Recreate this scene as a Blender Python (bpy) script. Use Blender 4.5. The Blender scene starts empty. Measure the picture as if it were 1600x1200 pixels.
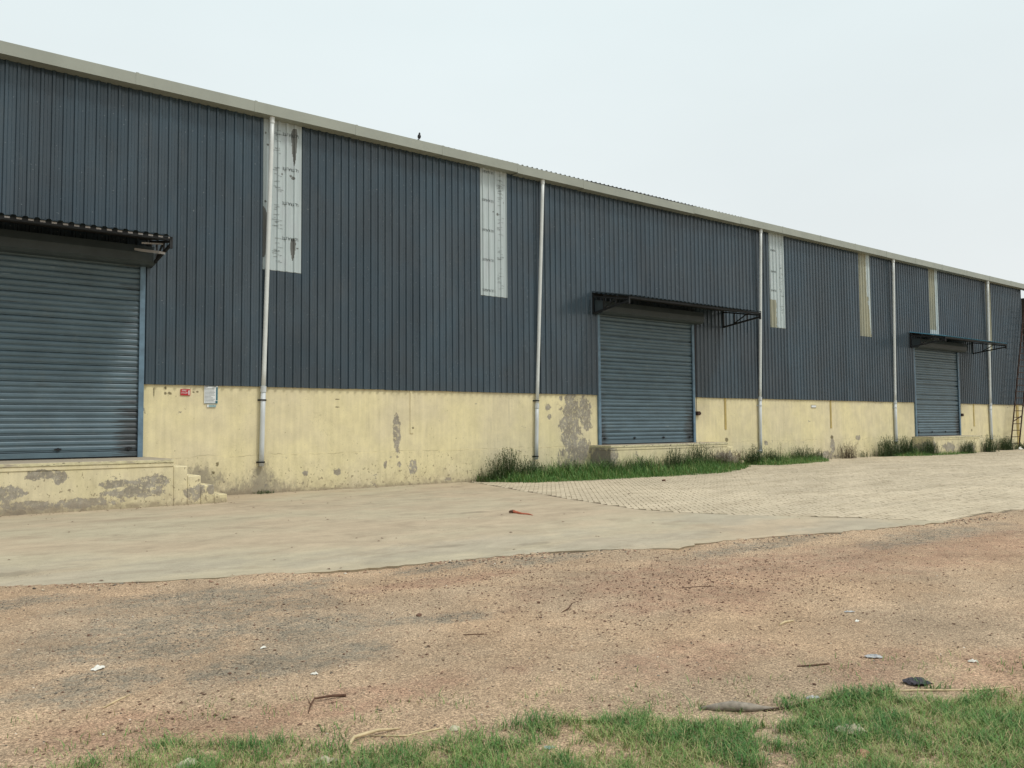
import bpy, math, random
import numpy as np
from mathutils import Vector, Matrix
random.seed(7)
rng = np.random.default_rng(11)
S = bpy.context.scene
COL = S.collection

# ------------------------------------------------------------------ camera
F_PX, PAN, PITCH, ROLL = 1286.33, 0.65355, 0.052694, -0.0081512
F_ = Vector((math.sin(PAN)*math.cos(PITCH), math.cos(PAN)*math.cos(PITCH), math.sin(PITCH)))
R_ = Vector((math.cos(PAN), -math.sin(PAN), 0.0)); U_ = R_.cross(F_)
R2 = R_*math.cos(ROLL) + U_*math.sin(ROLL); U2 = -R_*math.sin(ROLL) + U_*math.cos(ROLL)
cd = bpy.data.cameras.new('camera'); cam = bpy.data.objects.new('camera', cd); COL.objects.link(cam)
cd.sensor_width = 36.0; cd.lens = 36.0*F_PX/1600.0; cd.clip_start = 0.05; cd.clip_end = 3000
m = Matrix.Identity(4)
for i in range(3):
    m[i][0] = R2[i]; m[i][1] = U2[i]; m[i][2] = -F_[i]
m[0][3], m[1][3], m[2][3] = 0.0, -20.5915, 1.65
cam.matrix_world = m
S.camera = cam

# ------------------------------------------------------------------ sky, sun, exposure
SUN_EL, SUN_AZ = math.radians(58), math.radians(150)      # azimuth from +Y clockwise
W = bpy.data.worlds.new('World'); S.world = W; W.use_nodes = True
wt = W.node_tree; wt.nodes.clear()
wo = wt.nodes.new('ShaderNodeOutputWorld'); bg = wt.nodes.new('ShaderNodeBackground')
sky = wt.nodes.new('ShaderNodeTexSky'); sky.sky_type = 'NISHITA'; sky.sun_disc = False
sky.sun_elevation = SUN_EL; sky.sun_rotation = SUN_AZ; sky.dust_density = 4.0; sky.air_density = 1.0
wtc = wt.nodes.new('ShaderNodeTexCoord'); wsep = wt.nodes.new('ShaderNodeSeparateXYZ')
wt.links.new(wtc.outputs['Generated'], wsep.inputs[0])
wr = wt.nodes.new('ShaderNodeValToRGB')                    # cloud deck: brighter overhead, greyer low down
wr.color_ramp.elements[0].position = 0.0; wr.color_ramp.elements[0].color = (8.4, 8.6, 8.55, 1)
wr.color_ramp.elements[1].position = 1.0; wr.color_ramp.elements[1].color = (11.0, 11.6, 11.8, 1)
e_ = wr.color_ramp.elements.new(0.45); e_.color = (7.95, 8.85, 8.95, 1)
wt.links.new(wsep.outputs['Z'], wr.inputs[0])
wn = wt.nodes.new('ShaderNodeTexNoise'); wn.inputs['Scale'].default_value = 1.6; wn.inputs['Detail'].default_value = 4
wmap = wt.nodes.new('ShaderNodeMapping'); wmap.inputs['Scale'].default_value = (1, 1, 2.5)
wt.links.new(wtc.outputs['Generated'], wmap.inputs[0]); wt.links.new(wmap.outputs[0], wn.inputs['Vector'])
wm = wt.nodes.new('ShaderNodeMapRange'); wm.inputs[1].default_value = 0.3; wm.inputs[2].default_value = 0.7
wm.inputs[3].default_value = 0.965; wm.inputs[4].default_value = 1.035
wt.links.new(wn.outputs['Fac'], wm.inputs[0])
wv = wt.nodes.new('ShaderNodeVectorMath'); wv.operation = 'SCALE'
wt.links.new(wr.outputs[0], wv.inputs[0]); wt.links.new(wm.outputs[0], wv.inputs['Scale'])
wx = wt.nodes.new('ShaderNodeMixRGB'); wx.inputs[0].default_value = 0.93
wt.links.new(sky.outputs[0], wx.inputs[1]); wt.links.new(wv.outputs[0], wx.inputs[2])
wt.links.new(wx.outputs[0], bg.inputs[0]); bg.inputs[1].default_value = 0.1
wt.links.new(bg.outputs[0], wo.inputs[0])
sl = bpy.data.lights.new('sun', 'SUN'); sl.energy = 1.9; sl.angle = math.radians(10); sl.color = (1.0, 0.96, 0.9)
sun = bpy.data.objects.new('sun', sl); COL.objects.link(sun)
sd = Vector((math.sin(SUN_AZ)*math.cos(SUN_EL), math.cos(SUN_AZ)*math.cos(SUN_EL), math.sin(SUN_EL)))
sun.rotation_euler = sd.to_track_quat('Z', 'Y').to_euler()
S.view_settings.view_transform = 'Standard'; S.view_settings.look = 'None'
S.view_settings.exposure = 0.06; S.view_settings.gamma = 1.0; S.view_settings.use_curve_mapping = False
S.cycles.max_bounces = 6

# ------------------------------------------------------------------ node helper
class NT:
    def __init__(s, name, rough=0.8, spec=0.3):
        s.m = bpy.data.materials.new(name); s.m.use_nodes = True
        s.t = s.m.node_tree; s.b = s.t.nodes['Principled BSDF']
        s.b.inputs['Roughness'].default_value = rough
        s.b.inputs['Specular IOR Level'].default_value = spec
        g = s.t.nodes.new('ShaderNodeNewGeometry'); s.pos = g.outputs['Position']
    def _in(s, sock, v):
        if isinstance(v, bpy.types.NodeSocket): s.t.links.new(v, sock)
        elif v is not None:
            if sock.type == 'RGBA' and len(v) == 3: v = (*v, 1)
            sock.default_value = v
    def vm(s, op, a, b=None, scale=None):
        n = s.t.nodes.new('ShaderNodeVectorMath'); n.operation = op
        s._in(n.inputs[0], a)
        if b is not None: s._in(n.inputs[1], b)
        if scale is not None: s._in(n.inputs['Scale'], scale)
        return n.outputs['Value'] if op in ('LENGTH', 'DISTANCE') else n.outputs['Vector']
    def noise(s, scale=(1, 1, 1), detail=4, rough=0.6, vec=None, dist=0.0):
        if not isinstance(scale, tuple): scale = (scale,)*3
        v = s.vm('MULTIPLY', vec or s.pos, scale)
        n = s.t.nodes.new('ShaderNodeTexNoise'); n.inputs['Scale'].default_value = 1.0
        n.inputs['Detail'].default_value = detail; n.inputs['Roughness'].default_value = rough
        n.inputs['Distortion'].default_value = dist
        s.t.links.new(v, n.inputs['Vector']); return n.outputs['Fac']
    def voro(s, scale, feature='F1', out='Distance'):
        if not isinstance(scale, tuple): scale = (scale,)*3
        v = s.vm('MULTIPLY', s.pos, scale)
        n = s.t.nodes.new('ShaderNodeTexVoronoi'); n.inputs['Scale'].default_value = 1.0; n.feature = feature
        s.t.links.new(v, n.inputs['Vector']); return n.outputs[out]
    def mr(s, v, a, b, c=0.0, d=1.0, smooth=True):
        n = s.t.nodes.new('ShaderNodeMapRange'); n.interpolation_type = 'SMOOTHSTEP' if smooth else 'LINEAR'
        s._in(n.inputs[0], v)
        for i, x in enumerate((a, b, c, d)): s._in(n.inputs[i+1], x)
        return n.outputs[0]
    def ma(s, op, a, b=0.0, clamp=False):
        n = s.t.nodes.new('ShaderNodeMath'); n.operation = op; n.use_clamp = clamp
        s._in(n.inputs[0], a); s._in(n.inputs[1], b); return n.outputs[0]
    def mix(s, f, a, b, mode='MIX'):
        n = s.t.nodes.new('ShaderNodeMixRGB'); n.blend_type = mode
        s._in(n.inputs[0], f); s._in(n.inputs[1], a); s._in(n.inputs[2], b); return n.outputs[0]
    def mul(s, c, f):                                       # colour times scalar
        return s.vm('SCALE', c, scale=f)
    def sep(s, v=None):
        n = s.t.nodes.new('ShaderNodeSeparateXYZ'); s.t.links.new(v or s.pos, n.inputs[0]); return n.outputs
    def blob(s, c, r, wob=None):                            # soft ellipsoid mask 1 inside .. 0 outside
        v = s.vm('DIVIDE', s.vm('SUBTRACT', s.pos, c), r); l = s.vm('LENGTH', v)
        if wob is not None: l = s.ma('ADD', l, wob)
        return s.mr(l, 0.35, 1.05, 1.0, 0.0)
    def blobs(s, lst, wob=None):
        o = None
        for c, r in lst:
            k = s.blob(c, r, wob); o = k if o is None else s.ma('MAXIMUM', o, k)
        return o
    def attr(s, name):
        n = s.t.nodes.new('ShaderNodeAttribute'); n.attribute_name = name; return n.outputs['Fac']
    def rnd(s):
        return s.t.nodes.new('ShaderNodeObjectInfo').outputs['Random']
    def bump(s, h, strength=0.3, dist=0.01):
        n = s.t.nodes.new('ShaderNodeBump'); n.inputs['Strength'].default_value = strength
        n.inputs['Distance'].default_value = dist; s._in(n.inputs['Height'], h)
        s.t.links.new(n.outputs[0], s.b.inputs['Normal'])
    def color(s, c): s._in(s.b.inputs['Base Color'], c); return s
    def set(s, k, v): s._in(s.b.inputs[k], v)

M = {}
def plain(name, col, rough=0.7, spec=0.3, var=0.12, sc=6.0, metal=0.0, bump=0.0):
    n = NT(name, rough, spec)
    f = n.mr(n.noise(sc, 5), 0.25, 0.75, 1-var, 1+var)
    n.color(n.mul(col, f)); n.b.inputs['Metallic'].default_value = metal
    if bump: n.bump(n.noise(sc*6, 4), bump, 0.004)
    M[name] = n.m; return n.m

# painted profiled steel cladding
n = NT('slate_blue_cladding', 0.3, 0.5)
v = n.mr(n.noise((1.1, 1.1, 0.35), 3), 0.3, 0.7, 0.86, 1.14)
st = n.mr(n.noise((7, 7, 0.3), 3, 0.6), 0.35, 0.75, 0.95, 1.06)
r = n.mr(n.rnd(), 0, 1, 0.86, 1.1, smooth=False)
c = n.mul(n.mix(n.mr(n.noise(0.5, 2), 0.35, 0.65), (0.034, 0.057, 0.075), (0.039, 0.056, 0.069)), n.ma('MULTIPLY', n.ma('MULTIPLY', v, st), r))
dust = n.mr(n.noise((3, 3, 1.0), 5, 0.7), 0.52, 0.8, 0.0, 0.12)
c = n.mix(dust, c, (0.17, 0.165, 0.15))
spk = n.mr(n.noise((14, 14, 30), 2, 0.5), 0.745, 0.77)
c = n.mix(n.ma('MULTIPLY', spk, 0.6), c, (0.3, 0.33, 0.34))
su = n.sep()
du_ = n.ma('SUBTRACT', n.ma('FRACT', n.ma('DIVIDE', n.ma('SUBTRACT', su[0], 5.555-0.046+2267.0*0), 0.2267*2)), 0.5)
dz_ = n.ma('SUBTRACT', n.ma('FRACT', n.ma('DIVIDE', n.ma('SUBTRACT', su[2], 2.55), 1.42)), 0.5)
dd = n.ma('ADD', n.ma('POWER', n.ma('MULTIPLY', du_, 0.4534), 2.0), n.ma('POWER', n.ma('MULTIPLY', dz_, 1.42), 2.0))
c = n.mix(n.ma('MULTIPLY', n.ma('LESS_THAN', dd, 0.00016), 0.35), c, (0.2, 0.22, 0.23))   # screw heads
n.color(c); n.set('Roughness', n.mr(n.noise((2, 2, 0.7), 4), 0.3, 0.7, 0.16, 0.3))
n.bump(n.noise((1.6, 1.6, 0.9), 2), 0.25, 0.03); M['clad'] = n.m

def yellow(name, peel, peelbias, extra_grey=None, base=(0.71, 0.63, 0.375)):
    n = NT(name, 0.85, 0.2)
    z = n.sep()[2]
    big = n.noise(0.55, 4, 0.6); streak = n.noise((9, 9, 0.45), 5, 0.65); fine = n.noise(38, 4, 0.7)
    c = n.mix(n.mr(big, 0.3, 0.7), base, (0.65, 0.575, 0.385))
    c = n.mul(c, n.ma('MULTIPLY', n.mr(streak, 0.3, 0.75, 0.93, 1.04), n.mr(n.noise((2.2, 2.2, 1.8), 6, 0.7), 0.3, 0.7, 0.9, 1.06))); c = n.mul(c, n.mr(fine, 0.2, 0.8, 0.93, 1.06))
    # washed-out grey dirt runs
    run = n.ma('MULTIPLY', n.mr(n.noise((5, 5, 0.25), 4, 0.6), 0.54, 0.72), n.mr(n.noise(1.3, 3), 0.45, 0.65))
    c = n.mix(n.ma('MULTIPLY', run, 0.4), c, (0.33, 0.29, 0.2))
    low = n.mr(z, 0.1, 1.35, 1.0, 0.0)
    # small flakes off, mostly low on the wall
    fl = n.ma('ADD', n.noise((13, 13, 10), 4, 0.65), n.ma('MULTIPLY', low, 0.075))
    fl = n.mr(fl, 0.665, 0.69)
    c = n.mix(n.ma('MULTIPLY', fl, 0.85), c, (0.24, 0.2, 0.13))
    cr = n.mr(n.ma('ABSOLUTE', n.ma('SUBTRACT', n.noise((2.6, 2.6, 2.2), 6, 0.65, dist=0.6), 0.5)), 0.0, 0.006, 1.0, 0.0)
    cr = n.ma('MULTIPLY', cr, n.mr(n.noise(0.9, 2), 0.55, 0.68))
    c = n.mix(n.ma('MULTIPLY', cr, 0.55), c, (0.2, 0.17, 0.11))
    wob = n.mr(n.noise((4.5, 4.5, 3.2), 6, 0.68), 0.2, 0.8, -0.75, 0.75, smooth=False)
    base_n = n.noise((1.7, 1.7, 2.6), 7, 0.66)
    pm = n.mr(n.ma('ADD', base_n, n.ma('MULTIPLY', n.mr(z, 0.0, 1.0, 1.0, 0.0), peelbias)), 0.655, 0.672)
    if peel:
        raw = n.blobs(peel, wob); pm = n.ma('MAXIMUM', pm, n.mr(raw, 0.45, 0.55))
        c = n.mix(n.ma('MULTIPLY', n.mr(raw, 0.1, 0.5), n.mr(n.noise(6, 5, 0.7), 0.4, 0.65, 0.0, 0.5)), c, (0.36, 0.3, 0.19))
    pm = n.ma('MULTIPLY', pm, n.mr(n.noise((11, 11, 9), 5, 0.7), 0.4, 0.47, 0.15, 1.0))
    seam = n.mr(n.ma('ABSOLUTE', n.ma('SUBTRACT', n.ma('ADD', z, n.mr(n.noise((1.2, 1.2, 1.2), 5), 0.2, 0.8, -0.06, 0.06)), 1.0)), 0.0, 0.016, 1.0, 0.0)
    seam = n.ma('MULTIPLY', seam, n.mr(n.noise((2, 2, 2), 4), 0.42, 0.6))
    c = n.mix(n.ma('MULTIPLY', seam, 0.55 if peelbias < .05 else 0.0), c, (0.22, 0.18, 0.12))
    grime = n.ma('MULTIPLY', n.mr(z, 0.25, 1.25, 1.0, 0.0), n.mr(n.noise((3, 3, 1.6), 6, 0.7), 0.42, 0.72))
    c = n.mix(n.ma('MULTIPLY', grime, 0.4), c, (0.3, 0.25, 0.17))
    grey = n.mul(n.mix(n.mr(n.noise(3, 4), .4, .6), (0.31, 0.285, 0.245), (0.25, 0.225, 0.185)), n.mr(n.noise(14, 5, 0.7), 0.25, 0.75, 0.72, 1.22))
    c = n.mix(n.ma('MULTIPLY', pm, 0.88), c, grey)
    if extra_grey:                                           # damp, grimy run-off stains
        wob2 = n.mr(n.noise((5, 5, 2.5), 7, 0.8), 0.25, 0.75, -0.8, 0.7, smooth=False)
        c = n.mix(n.ma('MULTIPLY', n.blobs(extra_grey, wob2), 0.7), c, (0.2, 0.18, 0.15))
    if peelbias < .05:                                       # small holes and chipped plaster beside the signs and on the joint
        wob3 = n.mr(n.noise((30, 30, 30), 3, 0.7), 0.2, 0.8, -0.5, 0.5, smooth=False)
        mk = n.blobs([((5.36, 0, 2.66), (.035, .5, .05)), ((5.36, 0, 2.53), (.04, .5, .05)), ((5.46, 0, 2.53), (.06, .5, .05)), ((6.01, 0, 2.57), (.035, .5, .03)), ((6.1, 0, 2.58), (.035, .5, .03)), ((5.1, 0, 2.55), (.02, .5, .16)),
            ((12.16, 0, 1.66), (.05, .5, .05)), ((9.8, 0, 2.45), (.09, .5, .02)), ((9.8, 0, 2.24), (.09, .5, .02)), ((26.35, 0, 1.1), (.14, .5, .12)), ((33.75, 0, 1.1), (.16, .5, .1)), ((47.5, 0, 1.3), (.1, .5, .1)), ((6.6, 0, .8), (.05, .5, .08)), ((6.5, 0, .6), (.05, .5, .05))], wob3)
        c = n.mix(n.ma('MULTIPLY', n.mr(mk, 0.3, 0.6), 0.85), c, (0.13, 0.11, 0.06))
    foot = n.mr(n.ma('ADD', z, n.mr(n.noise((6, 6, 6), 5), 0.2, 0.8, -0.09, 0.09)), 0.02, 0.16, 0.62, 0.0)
    splash = n.ma('MULTIPLY', n.mr(z, 0.02, 0.5, 1.0, 0.0), n.mr(n.noise((8, 8, 8), 6, 0.75), 0.38, 0.62, 0.1, 0.5))
    c = n.mix(splash, c, (0.36, 0.29, 0.2))
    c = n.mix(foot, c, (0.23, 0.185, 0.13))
    n.color(c)
    h = n.ma('ADD', n.ma('MULTIPLY', n.noise(60, 4), 0.5), n.ma('MULTIPLY', pm, -0.9))
    h = n.ma('ADD', h, n.ma('MULTIPLY', n.noise((2.5, 2.5, 2), 3), 1.2))
    n.bump(h, 0.45, 0.006)
    M[name] = n.m; return n.m
yellow('wall_yellow', [((12.16, 0, .58), (.17, .5, .3)), ((11.62, 0, 1.55), (.16, .5, .75)), ((18.2, 0, 1.75), (.62, .6, 1.55)), ((18.85, 0, 2.1), (.4, .6, .9)), ((18.5, 0, .9), (.9, .6, .5)),
    ((17.2, 0, 2.3), (.18, .5, .16)), ((17.3, 0, 2.0), (.12, .5, .12)), ((8.9, 0, .5), (.14, .5, .1)), ((9.8, 0, .5), (.16, .5, .12)), ((11.25, 0, .65), (.09, .5, .16)), ((11.7, 0, .62), (.1, .5, .1)),
    ((28.9, 0, .95), (.2, .5, .14)), ((33.75, 0, .75), (.22, .5, .5)), ((33.1, 0, .25), (.9, .5, .3)), ((35.9, 0, 1.05), (.3, .5, .15)), ((39.4, 0, .45), (.3, .5, .3)), ((25.0, 0, .4), (.8, .5, .45))], 0.03,
    [((7.72, 0, .1), (.42, .5, .85)), ((7.5, 0, -.05), (1.3, .5, .55)), ((16.6, 0, .15), (.3, .5, .6)), ((6.0, 0, .35), (.9, .5, .5)), ((18.4, 0, .3), (1.0, .5, .7)), ((28.4, 0, .1), (.3, .5, .6)), ((39.1, 0, .1), (.3, .5, .6))])
yellow('platform_yellow', [((1.95, -2, .45), (.35, .6, .22)), ((2.55, -2, .78), (.45, .6, .13)), ((2.9, -2, .72), (.2, .6, .16)), ((2.3, -2, .2), (.8, .6, .12)), ((3.3, -2, .2), (.8, .6, .12)),
    ((3.9, -2, .55), (.35, .6, .12)), ((4.6, -2, .55), (.5, .6, .24)), ((4.25, -2, .35), (.8, .6, .14)), ((5.5, -2, .3), (.35, .6, .2)), ((5.85, -2, .32), (.2, .6, .16)), ((1.0, -2, .5), (.8, .6, .2)),
    ((19.1, -.6, .6), (.4, .8, .7)), ((41.0, -.6, .5), (.3, .8, .5)), ((42.6, -1, .5), (.9, .5, .35)), ((24.9, -1, .5), (.7, .5, .3)), ((44.9, -1, .4), (.6, .5, .3))], 0.07,
    [((19.05, -.5, .5), (.2, .9, .9)), ((25.3, -1, .35), (.7, .4, .4)), ((1.2, -2, .1), (3, .5, .12))], base=(0.72, 0.64, 0.375))
# ledge paint with dark chips
n = NT('cap_paint', 0.8, 0.2)
c = n.mul((0.6, 0.55, 0.35), n.mr(n.noise(7, 5), 0.3, 0.7, 0.8, 1.08))
zz = n.sep()[2]
ch = n.mr(n.noise((9, 9, 26), 4, 0.7), 0.6, 0.63)
c = n.mix(n.ma('MULTIPLY', ch, 0.9), c, (0.09, 0.075, 0.06))
c = n.mix(n.mr(n.noise((3, 9, 9), 5), 0.55, 0.68), c, (0.36, 0.31, 0.24))
c = n.mix(n.mr(zz, 1.015, 1.028, 0.0, 0.85), c, (0.33, 0.28, 0.22))
n.color(c); n.bump(n.noise(45, 4), 0.4, 0.006); M['cap'] = n.m

plain('ochre_strip', (0.40, 0.31, 0.12), 0.8, 0.2, 0.18, 3)
plain('gutter_paint', (0.29, 0.31, 0.265), 0.5, 0.4, 0.07, 1.2)
plain('pipe_pvc', (0.60, 0.63, 0.61), 0.4, 0.4, 0.07, 2.0)
plain('pipe_grey', (0.52, 0.55, 0.555), 0.45, 0.4, 0.08, 2.0)
plain('steel_dark', (0.015, 0.016, 0.017), 0.6, 0.3, 0.3, 8)
plain('rust_dark', (0.05, 0.028, 0.02), 0.8, 0.2, 0.3, 9)
plain('canopy_sheet', (0.022, 0.032, 0.038), 0.45, 0.4, 0.2, 3)
plain('canopy_blue', (0.05, 0.16, 0.22), 0.45, 0.4, 0.2, 3)
plain('gap_light_and_steel_grey', (0.4, 0.4, 0.41), 0.6, 0.3, 0.1, 4)  # grey steel, also the painted sky light in the canopy gaps
plain('hood_paint', (0.045, 0.06, 0.066), 0.5, 0.35, 0.15, 2)
plain('roof_paint', (0.34, 0.35, 0.34), 0.5, 0.4, 0.12, 2)
plain('rail_blue', (0.115, 0.185, 0.245), 0.45, 0.4, 0.22, 5)
plain('red_sign', (0.42, 0.025, 0.03), 0.4, 0.4, 0.06, 20)
plain('sign_white', (0.66, 0.68, 0.68), 0.5, 0.3, 0.05, 10)
plain('sign_teal', (0.03, 0.13, 0.17), 0.5, 0.3, 0.08, 10)
plain('ink_black', (0.03, 0.04, 0.04), 0.7, 0.2, 0.1, 10)
plain('ink_grey', (0.2, 0.23, 0.23), 0.7, 0.2, 0.2, 10)
plain('bird_dark', (0.03, 0.032, 0.035), 0.7, 0.3, 0.3, 30)
plain('twig_brown', (0.10, 0.055, 0.035), 0.85, 0.2, 0.3, 40)
plain('stick_pale', (0.5, 0.4, 0.24), 0.75, 0.2, 0.2, 30)
plain('wood_weathered', (0.27, 0.235, 0.19), 0.9, 0.15, 0.35, 25, bump=0.6)
plain('litter_white', (0.68, 0.67, 0.6), 0.7, 0.3, 0.12, 30)
plain('litter_cream', (0.42, 0.385, 0.275), 0.8, 0.2, 0.25, 25, bump=0.5)
plain('plastic_grey', (0.36, 0.37, 0.37), 0.4, 0.4, 0.2, 25)
plain('plastic_teal', (0.25, 0.38, 0.38), 0.4, 0.4, 0.25, 25)
plain('rag_dark', (0.055, 0.052, 0.06), 0.85, 0.2, 0.5, 60, bump=0.8)
plain('strap_orange', (0.45, 0.13, 0.07), 0.6, 0.3, 0.2, 20)
plain('brick_red', (0.36, 0.19, 0.13), 0.9, 0.2, 0.2, 30, bump=0.6)
plain('clod', (0.14, 0.085, 0.06), 0.95, 0.1, 0.35, 30)
plain('shed_dark', (0.055, 0.05, 0.045), 0.7, 0.3, 0.35, 1.0)
plain('shed_beam', (0.07, 0.07, 0.07), 0.6, 0.3, 0.2, 2)

n = NT('shutter_paint', 0.42, 0.4)
P3 = n.sep()
c = n.mul((0.092, 0.14, 0.167), n.mr(n.noise((1.3, 1.3, 3), 4), 0.3, 0.7, 0.88, 1.12))
c = n.mul(c, n.mr(n.noise((1.0, 20, 60), 4, 0.7), 0.3, 0.7, 0.9, 1.1))
def near_jamb(x, w): return n.mr(n.ma('SUBTRACT', x, P3[0]), 0.0, w, 1.0, 0.0)
edge = None
for (a, b) in ((-0.1, 4.7), (19.6, 24.28), (41.42, 45.95)):
    r_ = n.ma('MULTIPLY', n.mr(P3[0], b-0.75, b+0.0), n.ma('LESS_THAN', P3[0], b+0.4))
    l_ = n.ma('MULTIPLY', n.mr(P3[0], a, a+0.45, 1.0, 0.0), n.ma('GREATER_THAN', P3[0], a-0.4))
    k = n.ma('MAXIMUM', r_, n.ma('MULTIPLY', l_, 0.8)); edge = k if edge is None else n.ma('MAXIMUM', edge, k)
lowz = n.mr(P3[2], 1.2, 3.0, 1.0, 0.25)
sm = n.mr(n.ma('ADD', n.noise((1.2, 9, 34), 4, 0.6), n.ma('MULTIPLY', n.ma('MULTIPLY', edge, lowz), 0.36)), 0.62, 0.72)
c = n.mix(n.ma('MULTIPLY', sm, 0.75), c, (0.035, 0.035, 0.035))
sc = n.ma('MULTIPLY', n.mr(n.noise((2.2, 9, 42), 3, 0.5), 0.7, 0.73), n.mr(n.noise((0.6, 1, 2.4), 2), 0.52, 0.6))
c = n.mix(n.ma('MULTIPLY', sc, 0.75), c, (0.42, 0.47, 0.46))
du = n.mr(n.noise((2, 2, 2), 5, 0.7), 0.5, 0.8, 0.0, 0.3)
c = n.mix(du, c, (0.17, 0.2, 0.19))
n.color(c); n.bump(n.noise((0.8, 5, 5), 3), 0.3, 0.01); M['shutter'] = n.m

n = NT('protective_film', 0.45, 0.4)
c = n.mul((0.42, 0.485, 0.49), n.mr(n.noise((11, 11, 0.6), 4), 0.3, 0.7, 0.9, 1.06))
c = n.mix(n.mr(n.noise((2, 2, 1.2), 4), 0.5, 0.75, 0, 0.35), c, (0.42, 0.44, 0.47)); n.color(c)
n.bump(n.noise((10, 10, 4), 3), 0.3, 0.006); M['film'] = n.m
n = NT('aged_skylight', 0.5, 0.4)
c = n.mix(n.mr(n.noise((1.5, 1.5, 0.5), 4), 0.35, 0.65), (0.31, 0.305, 0.22), (0.25, 0.255, 0.195))
n.color(c); M['skylight'] = n.m
n = NT('bare_skylight', 0.5, 0.4)
n.color(n.mul((0.12, 0.125, 0.115), n.mr(n.noise((3, 3, 1.5), 4), 0.3, 0.7, 0.8, 1.2))); M['bare'] = n.m

# concrete apron
n = NT('concrete_apron', 0.9, 0.2)
cc = n.mix(n.mr(n.noise((0.22, 0.3, 1), 5, 0.6), 0.38, 0.62), (0.445, 0.39, 0.275), (0.45, 0.365, 0.255))
green = n.blobs([((6.3, -11.2, 0), (3.2, .9, 1)), ((8.2, -12.3, 0), (2.6, .8, 1)), ((11.8, -11.2, 0), (1.6, 1.1, 1)), ((12.4, -13.3, 0), (1.8, .8, 1)), ((2.2, -10.4, 0), (3, .8, 1)), ((-1, -9.2, 0), (4, .8, 1))],
    n.mr(n.noise((1.2, 1.6, 1), 5), 0.2, 0.8, -0.4, 0.4))
cc = n.mix(n.ma('MULTIPLY', green, 0.55), cc, (0.385, 0.345, 0.265))
sw = n.noise((0.7, 1.7, 1), 5, 0.65, dist=0.8)
cc = n.mul(cc, n.mr(sw, 0.3, 0.7, 0.9, 1.06))
cc = n.mul(cc, n.mr(n.noise(55, 4, 0.75), 0.25, 0.75, 0.88, 1.1))
stn = n.mr(n.noise((0.9, 1.5, 1), 7, 0.7), 0.5, 0.68)
cc = n.mix(n.ma('MULTIPLY', stn, 0.42), cc, (0.25, 0.2, 0.14))
dk = n.blobs([((6.2, -11.0, 0), (.5, .12, 1)), ((7.25, -11.6, 0), (.35, .14, 1)), ((1.2, -9.6, 0), (.5, .25, 1)), ((9, -7.5, 0), (.6, .2, 1))], n.mr(n.noise((3, 7, 1), 5), 0.2, 0.8, -0.5, 0.5))
cc = n.mix(n.ma('MULTIPLY', dk, 0.5), cc, (0.2, 0.17, 0.12))
grit = n.mr(n.noise((22, 22, 22), 3, 0.6), 0.69, 0.72)
cc = n.mix(n.ma('MULTIPLY', grit, 0.45), cc, (0.2, 0.16, 0.11))
ys = n.sep()
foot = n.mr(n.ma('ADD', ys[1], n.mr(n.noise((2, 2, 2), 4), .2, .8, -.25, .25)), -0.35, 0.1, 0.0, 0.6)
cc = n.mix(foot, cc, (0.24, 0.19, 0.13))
crk = n.mr(n.ma('ABSOLUTE', n.ma('SUBTRACT', n.noise((0.35, 0.5, 1), 7, 0.62, dist=1.2), 0.5)), 0.0, 0.0022, 1.0, 0.0)
cc = n.mix(n.ma('MULTIPLY', n.ma('MULTIPLY', crk, n.mr(n.noise(0.4, 2), 0.45, 0.55)), 0.6), cc, (0.14, 0.11, 0.08))
cc = n.mul(cc, n.mr(n.noise((2.4, 3.2, 2), 6, 0.72), 0.3, 0.7, 0.91, 1.05))
cc = n.mul(cc, 0.95)
n.color(cc); n.bump(n.ma('ADD', n.noise(70, 4, 0.7), n.ma('MULTIPLY', n.noise(4, 4), 2.0)), 0.3, 0.006); M['apron'] = n.m

# paving blocks
n = NT('paving_concrete', 0.9, 0.2)
t_ = n.ma('ADD', n.attr('tint'), n.rnd())
t_ = n.ma('FRACT', t_)
c = n.mix(t_, (0.465, 0.395, 0.28), (0.535, 0.455, 0.33))
c = n.mul(c, n.mr(n.noise((0.35, 0.6, 1), 4), 0.3, 0.7, 0.9, 1.08)); c = n.mul(c, n.mr(n.noise(60, 4, 0.7), 0.25, 0.75, 0.86, 1.12))
c = n.mix(n.mr(n.noise((0.7, 1.3, 1), 5, 0.65), 0.48, 0.68, 0, 0.5), c, (0.33, 0.27, 0.185))
n.color(c); n.bump(n.noise(80, 4), 0.3, 0.005); M['paver'] = n.m
plain('joint_sand', (0.17, 0.135, 0.095), 0.95, 0.1, 0.2, 9)

# bare earth
def g3(x, y, rx, ry): return ((x, y, 0), (rx, ry, 1))
n = NT('bare_earth', 0.95, 0.12)
wob = n.mr(n.noise((1.6, 1.6, 1), 6, 0.65), 0.2, 0.8, -0.65, 0.65, smooth=False)
tan = n.mix(n.mr(n.noise((0.6, 0.6, 1), 5), 0.35, 0.65), (0.475, 0.337, 0.217), (0.435, 0.328, 0.222))
redm = n.blobs([g3(6.6, -15.2, 1.6, .9), g3(7.4, -14.4, 2.8, 1.0), g3(5.4, -17.6, .75, .35), g3(5.0, -12.95, 1.4, .35), g3(9.0, -14.9, 3, 1.0), g3(1.1, -15.6, .7, .5), g3(2.3, -15.9, 1.4, .3), g3(6.2, -18.1, 1.2, .35), g3(12, -15.5, 4, 1.0), g3(4.6, -16.6, .9, .5)], wob)
c = n.mix(n.ma('MULTIPLY', n.ma('MULTIPLY', redm, n.mr(n.noise(5, 6, 0.75), 0.35, 0.6, 0.3, 1.0)), 0.62), tan, (0.36, 0.215, 0.145))
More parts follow.
